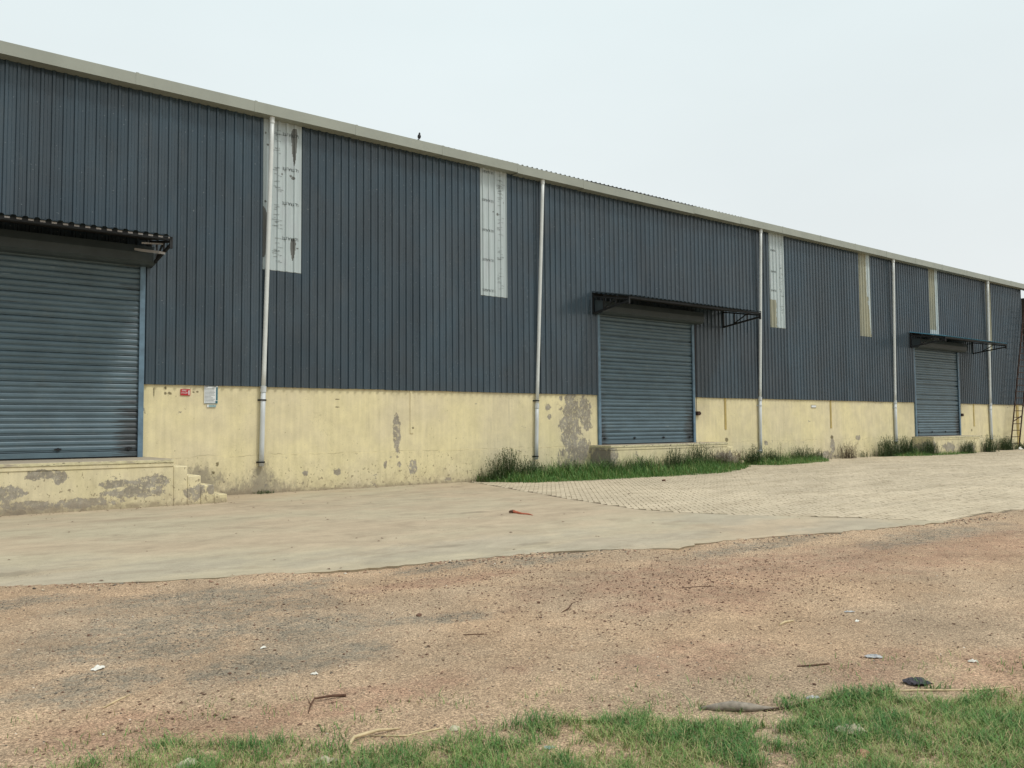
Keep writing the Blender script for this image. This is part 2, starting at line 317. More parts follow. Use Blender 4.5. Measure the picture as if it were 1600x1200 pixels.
greym = n.blobs([g3(2.41, -12.0, 1.2, .5), g3(3.1, -12.3, 1.2, .45), g3(1.8, -13.7, 1.5, .75), g3(2.9, -13.9, .9, .9), g3(2.13, -14.8, .8, .6), g3(2.8, -14.9, .5, .4), g3(1.2, -14.5, .7, .5), g3(1.0, -11.3, .8, .35), g3(4.0, -14.45, .5, .28), g3(3.6, -14.3, .35, .2), g3(2.4, -13.0, 1.6, .8),
    g3(6.6, -12.6, 1.2, .28), g3(9.5, -13.6, 1.8, .35), g3(12.6, -14.6, 2.5, .5), g3(5.2, -12.3, .8, .2)], wob)
c = n.mix(n.ma('MULTIPLY', n.ma('MULTIPLY', greym, n.mr(n.noise(7, 6, 0.8), 0.36, 0.6, 0.2, 1.0)), 0.75), c, (0.225, 0.21, 0.165))
c = n.mul(c, n.mr(n.noise((2.2, 2.2, 3), 5, 0.65), 0.3, 0.7, 0.9, 1.08))
f1 = n.noise(75, 5, 0.8); f2 = n.noise(210, 3, 0.7)
c = n.mul(c, n.mr(f1, 0.33, 0.67, 0.38, 1.55)); c = n.mul(c, n.mr(f2, 0.3, 0.7, 0.75, 1.25)); c = n.mul(c, n.mr(n.noise(40, 6, 0.9), 0.34, 0.66, 0.58, 1.38)); dsp = n.mr(n.noise((36, 48, 40), 4, 0.75), 0.6, 0.66); c = n.mix(n.ma('MULTIPLY', dsp, 0.55), c, (0.15, 0.1, 0.075))
vo = n.voro(95); pit = n.mr(vo, 0.0, 0.28, 1.0, 0.0)
c = n.mul(c, 0.93)
c = n.mul(c, n.mr(n.noise((0.7, 0.9, 1), 5, 0.6), 0.3, 0.7, 0.86, 1.12))
c = n.mix(n.ma('MULTIPLY', pit, n.mr(n.noise(9, 3), 0.4, 0.7, 0.1, 0.6)), c, (0.16, 0.115, 0.08))
n.color(c)
n.bump(n.ma('ADD', n.ma('ADD', f1, n.ma('MULTIPLY', f2, 0.5)), n.ma('MULTIPLY', n.noise(14, 4), 1.6)), 0.7, 0.012); M['earth'] = n.m

n = NT('pebble', 0.9, 0.2)
t_ = n.attr('tint')
rr = n.t.nodes.new('ShaderNodeValToRGB'); cr_ = rr.color_ramp; cr_.interpolation = 'CONSTANT'
cols = [(0.115, 0.10, 0.08), (0.21, 0.19, 0.15), (0.42, 0.33, 0.23), (0.30, 0.19, 0.13), (0.5, 0.42, 0.31), (0.6, 0.55, 0.46)]
cr_.elements[0].color = (*cols[0], 1); cr_.elements[1].position = 0.9; cr_.elements[1].color = (*cols[5], 1)
for p_, q_ in zip((0.2, 0.38, 0.58, 0.76), cols[1:5]):
    e_ = cr_.elements.new(p_); e_.color = (*q_, 1)
n.t.links.new(t_, rr.inputs[0]); n.color(rr.outputs[0]); M['pebble'] = n.m

def leafmat(name, a, b, c3, rough=0.55):
    n = NT(name, rough, 0.3)
    rr = n.t.nodes.new('ShaderNodeValToRGB'); r = rr.color_ramp
    r.elements[0].color = (*a, 1); r.elements[1].color = (*c3, 1); e_ = r.elements.new(0.55); e_.color = (*b, 1)
    n.t.links.new(n.attr('tint'), rr.inputs[0]); n.color(rr.outputs[0])
    n.b.inputs['Transmission Weight'].default_value = 0.0
    M[name] = n.m
leafmat('grass_blade', (0.052, 0.155, 0.034), (0.155, 0.265, 0.06), (0.42, 0.35, 0.17))
leafmat('weed_leaf', (0.042, 0.085, 0.03), (0.085, 0.12, 0.05), (0.22, 0.18, 0.10))
leafmat('dry_weed', (0.10, 0.085, 0.06), (0.16, 0.12, 0.085), (0.25, 0.2, 0.13))

# ------------------------------------------------------------------ mesh helpers
def tag(o, label=None, cat=None, group=None, kind=None):
    if label: o['label'] = label
    if cat: o['category'] = cat
    if group: o['group'] = group
    if kind: o['kind'] = kind
    return o
def origin(o):
    v = Vector((0, 0, 0))
    while o is not None: v += o.location; o = o.parent
    return v
def thing(name, loc, label, cat, group=None):
    o = bpy.data.objects.new(name, None); COL.objects.link(o); o.location = loc
    o.empty_display_size = 0.2
    return tag(o, label, cat, group)
class MB:
    def __init__(s): s.v = []; s.f = []; s.t = []
    def box(s, x0, x1, y0, y1, z0, z1):
        b = len(s.v)
        s.v += [(x0,y0,z0),(x1,y0,z0),(x1,y1,z0),(x0,y1,z0),(x0,y0,z1),(x1,y0,z1),(x1,y1,z1),(x0,y1,z1)]
        s.f += [tuple(b+i for i in q) for q in ((0,3,2,1),(4,5,6,7),(0,1,5,4),(1,2,6,5),(2,3,7,6),(3,0,4,7))]
        return s
    def bar(s, p, q, w, h=None):
        h = h or w; p = Vector(p); q = Vector(q); d = (q-p).normalized()
        up = Vector((0,0,1)) if abs(d.z) < 0.95 else Vector((0,1,0))
        a = d.cross(up).normalized()*w/2; c = a.cross(d).normalized()*h/2; b = len(s.v)
        for e in (p, q):
            for k in (-a-c, a-c, a+c, -a+c): s.v.append(tuple(e+k))
        s.f += [tuple(b+i for i in g) for g in ((0,1,2,3),(7,6,5,4),(0,4,5,1),(1,5,6,2),(2,6,7,3),(3,7,4,0))]
        return s
    def tube(s, pts, rad, n=10, caps=True):
        if not isinstance(rad, (list, tuple)): rad = [rad]*len(pts)
        pts = [Vector(p) for p in pts]; b = len(s.v)
        for i, p in enumerate(pts):
            d = (pts[min(i+1, len(pts)-1)] - pts[max(i-1, 0)]).normalized()
            up = Vector((0,0,1)) if abs(d.z) < 0.9 else Vector((0,1,0))
            a = d.cross(up).normalized(); c = a.cross(d)
            for k in range(n):
                t = 2*math.pi*k/n; s.v.append(tuple(p + (a*math.cos(t)+c*math.sin(t))*rad[i]))
        for i in range(len(pts)-1):
            for k in range(n):
                k2 = (k+1) % n
                s.f.append((b+i*n+k, b+i*n+k2, b+(i+1)*n+k2, b+(i+1)*n+k))
        if caps: s.f.append(tuple(b+k for k in reversed(range(n)))); s.f.append(tuple(b+(len(pts)-1)*n+k for k in range(n)))
        return s
    def ball(s, c, r, n=10, m=7, jit=0.0):
        if not isinstance(r, tuple): r = (r,)*3
        b = len(s.v)
        for i in range(m+1):
            th = math.pi*i/m
            for k in range(n):
                ph = 2*math.pi*k/n; j = 1+random.uniform(-jit, jit) if 0 < i < m else 1
                s.v.append((c[0]+r[0]*j*math.sin(th)*math.cos(ph), c[1]+r[1]*j*math.sin(th)*math.sin(ph), c[2]+r[2]*j*math.cos(th)))
        for i in range(m):
            for k in range(n):
                k2 = (k+1) % n; s.f.append((b+i*n+k, b+(i+1)*n+k, b+(i+1)*n+k2, b+i*n+k2))
        return s
    def build(s, name, mat, parent=None, smooth=False, loc=None, bevel=0.0):
        o0 = origin(parent) if parent is not None else Vector(loc or (0,0,0))
        me = bpy.data.meshes.new(name)
        me.from_pydata([(a-o0.x, b-o0.y, c-o0.z) for a, b, c in s.v], [], s.f); me.update()
        if smooth: me.polygons.foreach_set('use_smooth', [True]*len(me.polygons))
        if s.t and len(s.t) == len(s.v):
            a = me.attributes.new('tint', 'FLOAT', 'POINT'); a.data.foreach_set('value', s.t)
        me.materials.append(mat)
        o = bpy.data.objects.new(name, me); COL.objects.link(o)
        if parent is not None: o.parent = parent
        elif loc: o.location = loc
        if bevel:
            b = o.modifiers.new('bevel', 'BEVEL'); b.width = bevel; b.segments = 2; b.limit_method = 'ANGLE'
        return o
def inst(name, me, parent, loc):
    o = bpy.data.objects.new(name, me); COL.objects.link(o); o.parent = parent; o.location = loc; return o

# numpy value noise
def vnoise(x, y, seed=0):
    xi = np.floor(x).astype(np.int64); yi = np.floor(y).astype(np.int64)
    fx = x-xi; fy = y-yi; fx = fx*fx*(3-2*fx); fy = fy*fy*(3-2*fy)
    def h(a, b):
        k = (a*374761393 + b*668265263 + seed*974711) & 0x7fffffff
        k = ((k ^ (k >> 13))*1274126177) & 0x7fffffff
        return (k ^ (k >> 16)) / 0x7fffffff
    return (h(xi,yi)*(1-fx)+h(xi+1,yi)*fx)*(1-fy)+(h(xi,yi+1)*(1-fx)+h(xi+1,yi+1)*fx)*fy
def fbm(x, y, oct=4, seed=0):
    r = 0; a = 0.5; s = 0
    for i in range(oct): r = r+a*vnoise(x*2**i, y*2**i, seed+i*17); s += a; a *= 0.55
    return r/s
def sstep(a, b, x):
    t = np.clip((x-a)/(b-a), 0, 1); return t*t*(3-2*t)
def gz(x): return 0.12*sstep(15.0, 32.0, np.asarray(x, dtype=float))
def gzf(x):
    t = min(1.0, max(0.0, (x-15.0)/17.0)); return 0.12*t*t*(3-2*t)
from mathutils import noise as mnoise
def sn(x, y, seed=0): return 0.5+0.5*mnoise.noise(Vector((x, y, seed*7.31)))

# ------------------------------------------------------------------ outlines on the ground
SLAB_LOW = [(-16,-7.6),(-8,-8.4),(-3.5,-9.3),(1.03,-10.44),(2.43,-11.16),(3.99,-11.77),(4.88,-11.96),(5.54,-12.04),(6.95,-12.31),(7.61,-12.58),(8.46,-13.16),(9.08,-13.07),(10.29,-13.25),(11.43,-13.58),(12.8,-13.84),(14.2,-14.08)]
SLAB_R = [(14.2,-14.08),(13.37,-12.6),(12.4,-11.1),(11.9,-10.1),(11.76,-9.3),(12.02,-7.94),(12.3,-6.6),(12.68,-5.27),(13.2,-3.3),(13.7,-1.4),(13.95,0.0)]
def densify(pl, step, jit, seed):
    r = random.Random(seed); out = [pl[0]]
    for a, b in zip(pl[:-1], pl[1:]):
        L = math.dist(a, b); k = max(1, int(L/step)); nx, ny = -(b[1]-a[1])/L, (b[0]-a[0])/L
        for i in range(1, k+1):
            t = i/k; j = r.uniform(-jit, jit) + (jit*2.5*r.choice((-1, 0.6)) if r.random() < 0.12 else 0)
            if i == k: j *= 0.3
            out.append((a[0]+(b[0]-a[0])*t+nx*j, a[1]+(b[1]-a[1])*t+ny*j))
    return out
low = densify(SLAB_LOW, 0.11, 0.034, 3); right = densify(SLAB_R, 0.3, 0.015, 5)
import bmesh
def slab(name, outline, z1, z0, under, mat, parent=None, inner=()):
    bm = bmesh.new()
    top = [bm.verts.new((x, y, z1+gzf(x))) for x, y in outline]
    # inward offset for undercut
    N_ = len(outline); bot = []
    for i in range(N_):
        a = Vector(outline[i-1]); b = Vector(outline[(i+1) % N_]); d = (b-a)
        nn = Vector((-d.y, d.x)).normalized() if d.length > 1e-6 else Vector((0, 0))
        p = Vector(outline[i]) + nn*under; bot.append(bm.verts.new((p.x, p.y, z0+gzf(p.x))))
    from mathutils.geometry import delaunay_2d_cdt
    cv, ce, cf, ov, oe, of = delaunay_2d_cdt([Vector(p) for p in outline]+[Vector(p) for p in inner], [(i, (i+1) % N_) for i in range(N_)], [], 1, 1e-6)
    tv2 = [bm.verts.new((p.x, p.y, z1+gzf(p.x))) for p in cv]
    for fc in cf:
        t_f = bm.faces.new([tv2[i] for i in fc]); t_f.normal_update()
        if t_f.normal.z < 0: t_f.normal_flip()
    for i in range(N_): bm.faces.new((top[i-1], bot[i-1], bot[i], top[i]))
    me = bpy.data.meshes.new(name); bm.to_mesh(me); bm.free()
    me.materials.append(mat); o = bpy.data.objects.new(name, me); COL.objects.link(o); o.parent = parent; return o
outline = low + right[1:] + [(13.95, 0.05), (-16, 0.05)]
o = slab('concrete_apron', outline, 0.03, -0.045, 0.035, M['apron']); tag(o, kind='structure')

def in_slab(x, y):                                          # rough test with numpy arrays
    lx = np.array([p[0] for p in SLAB_LOW]); ly = np.array([p[1] for p in SLAB_LOW])
    ry = np.array([p[1] for p in SLAB_R]); rx = np.array([p[0] for p in SLAB_R])
    return (y > np.interp(x, lx, ly)) & (x < np.interp(y, ry, rx)) & (y < 0.2)
PAVE_LOW = [(14.2,-14.08),(14.88,-14.0),(16.25,-13.96),(17.06,-14.07),(20,-14.6),(26,-15.6),(60,-20)]
def in_pave(x, y):
    lx = np.array([p[0] for p in PAVE_LOW]); ly = np.array([p[1] for p in PAVE_LOW])
    ry = np.array([p[1] for p in SLAB_R]); rx = np.array([p[0] for p in SLAB_R])
    return (y > np.interp(x, lx, ly)) & (x > np.interp(y, ry, rx)) & (y < 0.0) & (x > 11.7)

# ------------------------------------------------------------------ bare earth ground
def axis(lo, hi, a, b, step):
    mid = list(np.arange(a, b, step)); L = []; d = step*2; x = a
    while x > lo: x -= d; d *= 1.45; L.append(x)
    R = []; d = step*2; x = mid[-1]
    while x < hi: x += d; d *= 1.45; R.append(x)
    return np.array(L[::-1]+mid+R)
gx = axis(-600, 700, -3.0, 17.5, 0.055); gy = axis(-600, 700, -19.6, -10.0, 0.05)
X, Y = np.meshgrid(gx, gy)
Z = (fbm(X*0.9, Y*0.9, 3, 1)-0.5)*0.035 + (fbm(X*4, Y*4, 3, 5)-0.5)*0.02 + (fbm(X*14, Y*14, 2, 9)-0.5)*0.012
Z = Z*np.exp(-np.clip(np.hypot(X-5, Y+15)-25, 0, None)/20) - 0.012 + gz(X)
def low_edge(x): return np.interp(x, [p[0] for p in SLAB_LOW]+[p[0] for p in PAVE_LOW[1:]], [p[1] for p in SLAB_LOW]+[p[1] for p in PAVE_LOW[1:]])
def bank(x, y):                                             # earth washed up against the slab edge
    d = np.clip(low_edge(x)-y, 0, None); return (0.027+0.012*sstep(5.5, 2.5, x)+0.045*(fbm(x*1.7, y*0.4, 3, 71)-0.5))*np.exp(-(d/0.3)**1.5)
Z = Z + bank(X, Y)
cov = (in_slab(X, Y+0*X) | in_pave(X, Y)) & (Y > low_edge(X)+0.1); Z = np.where(cov, gz(X)-0.05, Z)
Z = np.where((Y > 0.3) & (Y < 31), np.minimum(Z, -0.05+gz(X)), Z)
nx_, ny_ = len(gx), len(gy)
idx = np.arange(nx_*ny_).reshape(ny_, nx_)
q = np.stack([idx[:-1,:-1], idx[:-1,1:], idx[1:,1:], idx[1:,:-1]], -1).reshape(-1, 4)
me = bpy.data.meshes.new('ground'); me.from_pydata(np.stack([X, Y, Z], -1).reshape(-1, 3).tolist(), [], q.tolist()); me.update()
me.polygons.foreach_set('use_smooth', [True]*len(me.polygons)); me.materials.append(M['earth'])
o = bpy.data.objects.new('ground', me); COL.objects.link(o); tag(o, kind='structure')
def ground_z(x, y):
    z = (fbm(x*0.9, y*0.9, 3, 1)-0.5)*0.035 + (fbm(x*4, y*4, 3, 5)-0.5)*0.02 + (fbm(x*14, y*14, 2, 9)-0.5)*0.012 - 0.012 + gz(x) + bank(x, y)
    z = np.where(in_slab(x, y), 0.03, z); return np.where(in_pave(x, y), 0.026+gz(x), z)
def gzz(x, y): return float(ground_z(np.array([float(x)]), np.array([float(y)]))[0])

# ------------------------------------------------------------------ block paving
pl = densify(PAVE_LOW, 0.22, 0.03, 8)
out2 = pl + [(60, 0.05), (13.95, 0.05)] + right[::-1][1:-1]
inner = [(float(x), float(y)) for x in np.arange(12.5, 59.5, 0.8) for y in np.arange(-19.3, -0.4, 1.3)
         if bool(in_pave(np.array([x]), np.array([y]))[0] & in_pave(np.array([x-.3]), np.array([y]))[0] & in_pave(np.array([x]), np.array([y-.3]))[0])]
pav = slab('pavement', out2, 0.010, -0.045, 0.03, M['joint_sand'], inner=inner); tag(pav, kind='structure')
BL, BW = 0.23, 0.115
ang = math.radians(50); ca, sa = math.cos(ang), math.sin(ang)
cells = []                                                  # herringbone bond
for i in range(-330, 330):
    for j in range(-110, 170):
        ox, oy = -i+2*j, i+2*j
        cells.append((ox+1.0, oy+0.5, 0.0)); cells.append((ox+2.5, oy+1.0, math.pi/2))
cells = np.array(cells); cx_, cy_ = cells[:,0]*BW, cells[:,1]*BW
bx = cx_*ca-cy_*sa+28; by = cx_*sa+cy_*ca-10; brot = cells[:,2]
ok = in_pave(bx, by) & in_pave(bx-0.13, by) & in_pave(bx, by-0.11) & (by < -0.12) & (bx < 56)
# only where the photograph (plus a margin) can look
tf = bx*math.sin(PAN)+(by+20.59)*math.cos(PAN); sf = bx*math.cos(PAN)-(by+20.59)*math.sin(PAN)
ok &= (sf < tf*0.75+6)
bx, by, brot = bx[ok], by[ok], brot[ok]; dist = np.hypot(bx, by+20.59)
ordr = np.argsort(dist/np.clip(1-(sf[ok] > tf[ok]*0.62)*0.9, 0.1, 1)); bx, by, brot = bx[ordr], by[ordr], brot[ordr]
nb = len(bx)
hx, hy = BL/2-0.006, BW/2-0.006
lift = (fbm(bx*0.8, by*0.8, 3, 31)-0.5)*0.008 + rng.uniform(-0.003, 0.003, nb)
bx = bx + rng.uniform(-.005, .005, nb); by = by + rng.uniform(-.005, .005, nb); rot = ang + brot + rng.uniform(-0.05, 0.05, nb); tx = rng.uniform(-0.02, 0.02, nb); ty = rng.uniform(-0.035, 0.035, nb)
def block_verts(k, n_):
    c, s_ = np.cos(rot[k:n_]), np.sin(rot[k:n_]); V = []
    for (dx, dy, dz) in ((-1,-1,0),(1,-1,0),(1,1,0),(-1,1,0)):
        for (ins, zz_) in ((0.0, -0.03), (0.0, 0.0), (0.006, 0.006)):
            lx = dx*(hx-ins); ly = dy*(hy-ins)
            V.append(np.stack([bx[k:n_]+lx*c-ly*s_, by[k:n_]+lx*s_+ly*c, 0.022+gz(bx[k:n_])+lift[k:n_]+zz_+lx*tx[k:n_]+ly*ty[k:n_]], -1))
    return np.stack(V, 1)                                   # n,12,3
BF = []
for e in range(4):
    a, b = e*3, ((e+1) % 4)*3
    BF += [(a, b, b+1, a+1), (a+1, b+1, b+2, a+2)]
BF.append((2, 5, 8, 11))
BF = np.array(BF)
NI = min(300, nb)
Vs = block_verts(0, nb)
bm0 = bpy.data.meshes.new('paving_block')
pv = [(-hx,-hy,-.03),(-hx,-hy,0),(-hx+.006,-hy+.006,.006),(hx,-hy,-.03),(hx,-hy,0),(hx-.006,-hy+.006,.006),(hx,hy,-.03),(hx,hy,0),(hx-.006,hy-.006,.006),(-hx,hy,-.03),(-hx,hy,0),(-hx+.006,hy-.006,.006)]
bm0.from_pydata(pv, [], BF.tolist()); bm0.materials.append(M['paver']); bm0.update()
for k in range(NI):
    o = inst('paving_block', bm0, pav, (bx[k], by[k], 0.022+gzf(bx[k])+lift[k])); o.rotation_euler = (ty[k], -tx[k], rot[k])
me = bpy.data.meshes.new('paving_blocks'); VV = Vs[NI:].reshape(-1, 3)
FF = (np.arange(nb-NI)[:, None, None]*12 + BF[None]).reshape(-1, 4)
me.from_pydata(VV.tolist(), [], FF.tolist()); me.update()
a = me.attributes.new('tint', 'FLOAT', 'POINT'); a.data.foreach_set('value', np.repeat(rng.random(nb-NI), 12).astype(np.float32))
me.materials.append(M['paver']); o = bpy.data.objects.new('paving_blocks', me); COL.objects.link(o); o.parent = pav; tag(o, kind='stuff')

# ------------------------------------------------------------------ the warehouse
X0, X1, DEPTH = -12.0, 54.5, 30.0
DOORS = [(-0.15, 4.86), (19.44, 24.45), (41.24, 46.10)]
ZT, ZY, ZD = 9.74, 2.77, 1.03
wh = thing('warehouse', (X0, 0, 0), 'long slate blue steel warehouse with yellow painted lower wall and three roller shutters', 'warehouse')

# lower masonry wall in bays between the doors
edges = [X0] + [x for d in DOORS for x in d] + [X1]
for i in range(0, len(edges), 2):
    a, b = edges[i], edges[i+1]
    mb = MB(); mb.box(a, b, 0.0, 0.25, 0.99, ZY); mb.box(a, b, -0.012, 0.25, -0.06, 0.99); mb.build('plinth_wall', M['wall_yellow'], wh, bevel=0.004)
for a, b in DOORS:
    MB().box(a+0.002, b-0.002, 0.0, 0.25, -0.05, ZD).build('door_sill', M['cap'], wh)
MB().box(X0, X0+0.25, 0.26, DEPTH, -0.3, ZT-0.1).box(X0, X1, DEPTH, DEPTH+0.2, -0.3, ZT-0.1).box(X1-0.25, X1-0.002, 0.26, DEPTH, -0.3, ZT-0.1).build('rear_wall', M['wall_yellow'], wh)
for u in (12.12, 26.3, 33.7, 47.8):                         # ochre cover strips over the column joints
    mb = MB().box(u-0.055, u+0.055, -0.02, 0.01, 1.5, 2.75)
    mb.build('cover_strip', M['ochre_strip'] if u > 20 else M['wall_yellow'], wh, bevel=0.004)
MB().box(53.35, 53.65, -0.035, 0.01, 0.1, 2.75).build('cover_strip', M['ochre_strip'], wh)

PT, PHI = 0.2267, 5.555
def prof_pts(u0, u1):                                        # (u, y) along the trapezoid profile
    base = [(0.0, -0.034), (0.020, -0.070), (0.072, -0.070), (0.092, -0.034), (0.154, -0.034), (0.159, -0.038), (0.164, -0.034)]
    k0 = math.floor((u0-PHI)/PT)-1; pts = []
    k = k0
    while PHI+k*PT < u1+PT:
        for a, y in base: pts.append((PHI+k*PT+a, y))
        k += 1
    us = [p[0] for p in pts]; ys = [p[1] for p in pts]
    res = [(u0, float(np.interp(u0, us, ys)))] + [p for p in pts if u0+1e-4 < p[0] < u1-1e-4] + [(u1, float(np.interp(u1, us, ys)))]
    return res
def prof_y(u):
    t = (u-PHI) % PT
    return float(np.interp(t, [0, .020, .072, .092, PT], [-.034, -.070, -.070, -.034, -.034]))
def sheet(u0, u1, z0, z1, proud, mat, name, parent, doors=(), drop=0.0):
    pts = prof_pts(u0, u1)
    for a, b in doors:
        for e in (a, b):
            if u0 < e < u1: pts.append((e, prof_y(e)))
    pts.sort(); mb = MB()
    def bot(u):
        for a, b in doors:
            if a < u < b: return 5.52
        return z0
    for (a, ya), (b, yb) in zip(pts[:-1], pts[1:]):
        zb = bot((a+b)/2); k = len(mb.v); mid = (zb+z1)/2
        mb.v += [(a, ya-proud, zb), (b, yb-proud, zb), (b, yb-proud, z1), (a, ya-proud, z1)]
        mb.f.append((k, k+1, k+2, k+3))
    k = len(mb.v); o = mb.build(name, mat, parent)
    return o
SW = PT*5; u = PHI - PT*5*math.ceil((PHI-X0)/SW); k = 0
while u < X1-0.01:
    a, b = max(u, X0), min(u+SW+0.03, X1)
    sheet(a, b, 2.735+random.uniform(-.006, .006), ZT, 0.0 if k % 2 else 0.003, M['clad'], 'wall_sheet', wh, DOORS)
    u += SW; k += 1
MB().box(X1-0.02, X1+0.03, -0.07, 0.05, 2.74, ZT).build('corner_trim', M['clad'], wh)
MB().box(X0, X1, -0.012, 0.2, ZT-0.35, ZT).build('eave_beam', M['steel_dark'], wh)

# box gutter in sections
gl = MB(); L_ = 2.82
gl.v = []; prof = [(-0.02, 0.0), (-0.35, 0.0), (-0.352, 0.275), (-0.33, 0.285), (-0.33, 0.27), (-0.335, 0.02), (-0.02, 0.02)]
for x in (0.0, L_-0.006):
    for y, z in prof: gl.v.append((x, y, z))
np_ = len(prof)
for i in range(np_): gl.f.append((i, (i+1) % np_, np_+(i+1) % np_, np_+i))
gl.f.append(tuple(reversed(range(np_)))); gl.f.append(tuple(range(np_, 2*np_)))
gme = bpy.data.meshes.new('gutter_section'); gme.from_pydata(gl.v, [], gl.f); gme.update(); gme.materials.append(M['gutter_paint'])
seam = MB().box(-0.035, 0.035, -0.356, -0.35, -0.003, 0.288).box(-0.035, 0.035, -0.356, -0.03, -0.006, -0.001)
sme = bpy.data.meshes.new('gutter_seam'); sme.from_pydata(seam.v, [], seam.f); sme.update(); sme.materials.append(M['gutter_paint'])
u = 4.55 - L_*6; 
while u < 55.5:
    sag = -0.045*math.exp(-((u-20.0)/5)**2)
    dz = sag+random.uniform(-.005, .005)
    g = inst('gutter_section', gme, wh, (u-X0, 0, 9.72+dz)); inst('gutter_seam', sme, g, (0, 0, 0)); u += L_
# roof: ribbed sheets on the near slope, one plain far slope
rs = MB(); w_ = 1.0; pr = []
for k in range(5): pr += [(k*.2, 0), (k*.2+.02, .03), (k*.2+.06, .03), (k*.2+.08, 0)]
pr.append((w_, 0))
for y, z in ((-0.3, 0.0), (15.1, 1.52)):
    for a, h in pr: rs.v.append((a, y, z+h))
kk = len(pr)
for i in range(kk-1): rs.f.append((i, i+1, kk+i+1, kk+i))
rme = bpy.data.meshes.new('roof_sheet'); rme.from_pydata(rs.v, [], rs.f); rme.update(); rme.materials.append(M['roof_paint'])
x = X0
while x < X1+0.6:
    dz = 0.018*math.exp(-((x-21)/4.5)**2) + random.uniform(-.003, .003)
    inst('roof_sheet', rme, wh, (x-X0, 0, 9.985+dz)); x += w_
MB().v
mb = MB(); mb.v = [(X0, 15.0, 11.5), (X1+.6, 15.0, 11.5), (X1+.6, DEPTH+.3, 9.98), (X0, DEPTH+.3, 9.98)]; mb.f = [(0, 1, 2, 3)]; mb.build('rear_roof', M['roof_paint'], wh)
mb = MB(); 
for xx in (X0+.05, X1-.05):
    k = len(mb.v); mb.v += [(xx, 0.1, ZT-.2), (xx, DEPTH, ZT-.2), (xx, 15, 11.45)]; mb.f.append((k, k+1, k+2))
mb.build('gable_wall', M['clad'], wh)

# translucent strips with torn protective film
def film_mesh(u0, u1, z0, z1, keep, name, parent, proud=0.009, du=0.016, dz=0.02):
    us = sorted(set([u0, u1] + [u0+i*du for i in range(1, int((u1-u0)/du))] + [p[0] for p in prof_pts(u0, u1)]))
    zs = np.linspace(z0, z1, int((z1-z0)/dz)+1); mb = MB(); nu = len(us)
    for z in zs:
        for u in us: mb.v.append((u, prof_y(u)-proud, float(z)))
    for j in range(len(zs)-1):
        for i in range(nu-1):
            if keep((us[i]+us[i+1])/2, (zs[j]+zs[j+1])/2):
                mb.f.append((j*nu+i, j*nu+i+1, (j+1)*nu+i+1, (j+1)*nu+i))
    return mb.build(name, M['film'], parent)
def wobn(z, s=3.0, a=0.03, seed=4): return float((vnoise(np.array([z*s]), np.array([seed+.5]), seed)[0]-.5)*2*a)
def tear(u, z, uc, wmax, zt, zb, top=0.15):
    if not (zb < z < zt): return False
    t = (zt-z)/(zt-zb); w = wmax*min(1, t/top)**0.5*(1-t)**0.75 + 0.006
    return abs(u-uc-wobn(z, 5, .012)) < w+wobn(z, 14, .008, 9)
def keep1(u, z):
    if tear(u, z, 8.52, .10, 9.62, 8.62): return False
    if tear(u, z, 8.49, .09, 6.68, 6.08, 0.3): return False
    if u < 7.67+.02+.17*math.sin(max(0, min(1, (7.42-z)/1.35))*math.pi)**0.6+wobn(z, 6, .01) and 6.07 < z < 7.42: return False
    for (a, b, r) in ((8.43, 8.33, .03), (8.49, 8.28, .045), (8.19, 8.34, .022), (7.74, 9.35, .025), (7.8, 9.05, .03), (7.75, 7.55, .03), (8.62, 6.42, .025)):
        if math.hypot(u-a, z-b) < r: return False
    return True
def keep3(u, z): return not (u < 29.78+wobn(z, 8, .01) and z < 6.9+wobn(u, 12, .03))
def keep4(u, z): return u > (36.98 if z > 7.9 else 36.98+.32*(7.9-z)/2.1)+wobn(z, 5, .02) and not (7.5 < z < 7.7 and u < 37.08)
def keep5(u, z): return u > 43.68+wobn(z, 5, .02) or z < 6.55
def keep2(u, z): return not (math.hypot(u-15.22, z-8.34) < .04 or math.hypot(u-15.05, z-8.4) < .025 or math.hypot(u-15.45, z-8.75) < .02)
STR = [(7.67, 8.73, 5.76, keep1, 'bare'), (14.55, 15.56, 5.72, keep2, 'bare'), (29.34, 30.36, 5.74, keep3, 'skylight'), (36.33, 37.3, 5.8, keep4, 'skylight'), (43.1, 44.05, 5.78, keep5, 'skylight'), (49.75, 50.35, 5.78, None, 'skylight')]
strips = []
for (a, b, zb, kf, mt) in STR:
    sk = sheet(a, b, zb, ZT-.01, 0.006, M[mt], 'skylight_sheet', wh); strips.append(sk)
    if kf: film_mesh(a+.004, b-.004, zb+.01, ZT-.02, kf, 'protective_film', sk, du=0.016 if a < 20 else .03, dz=0.018 if a < 20 else .05)
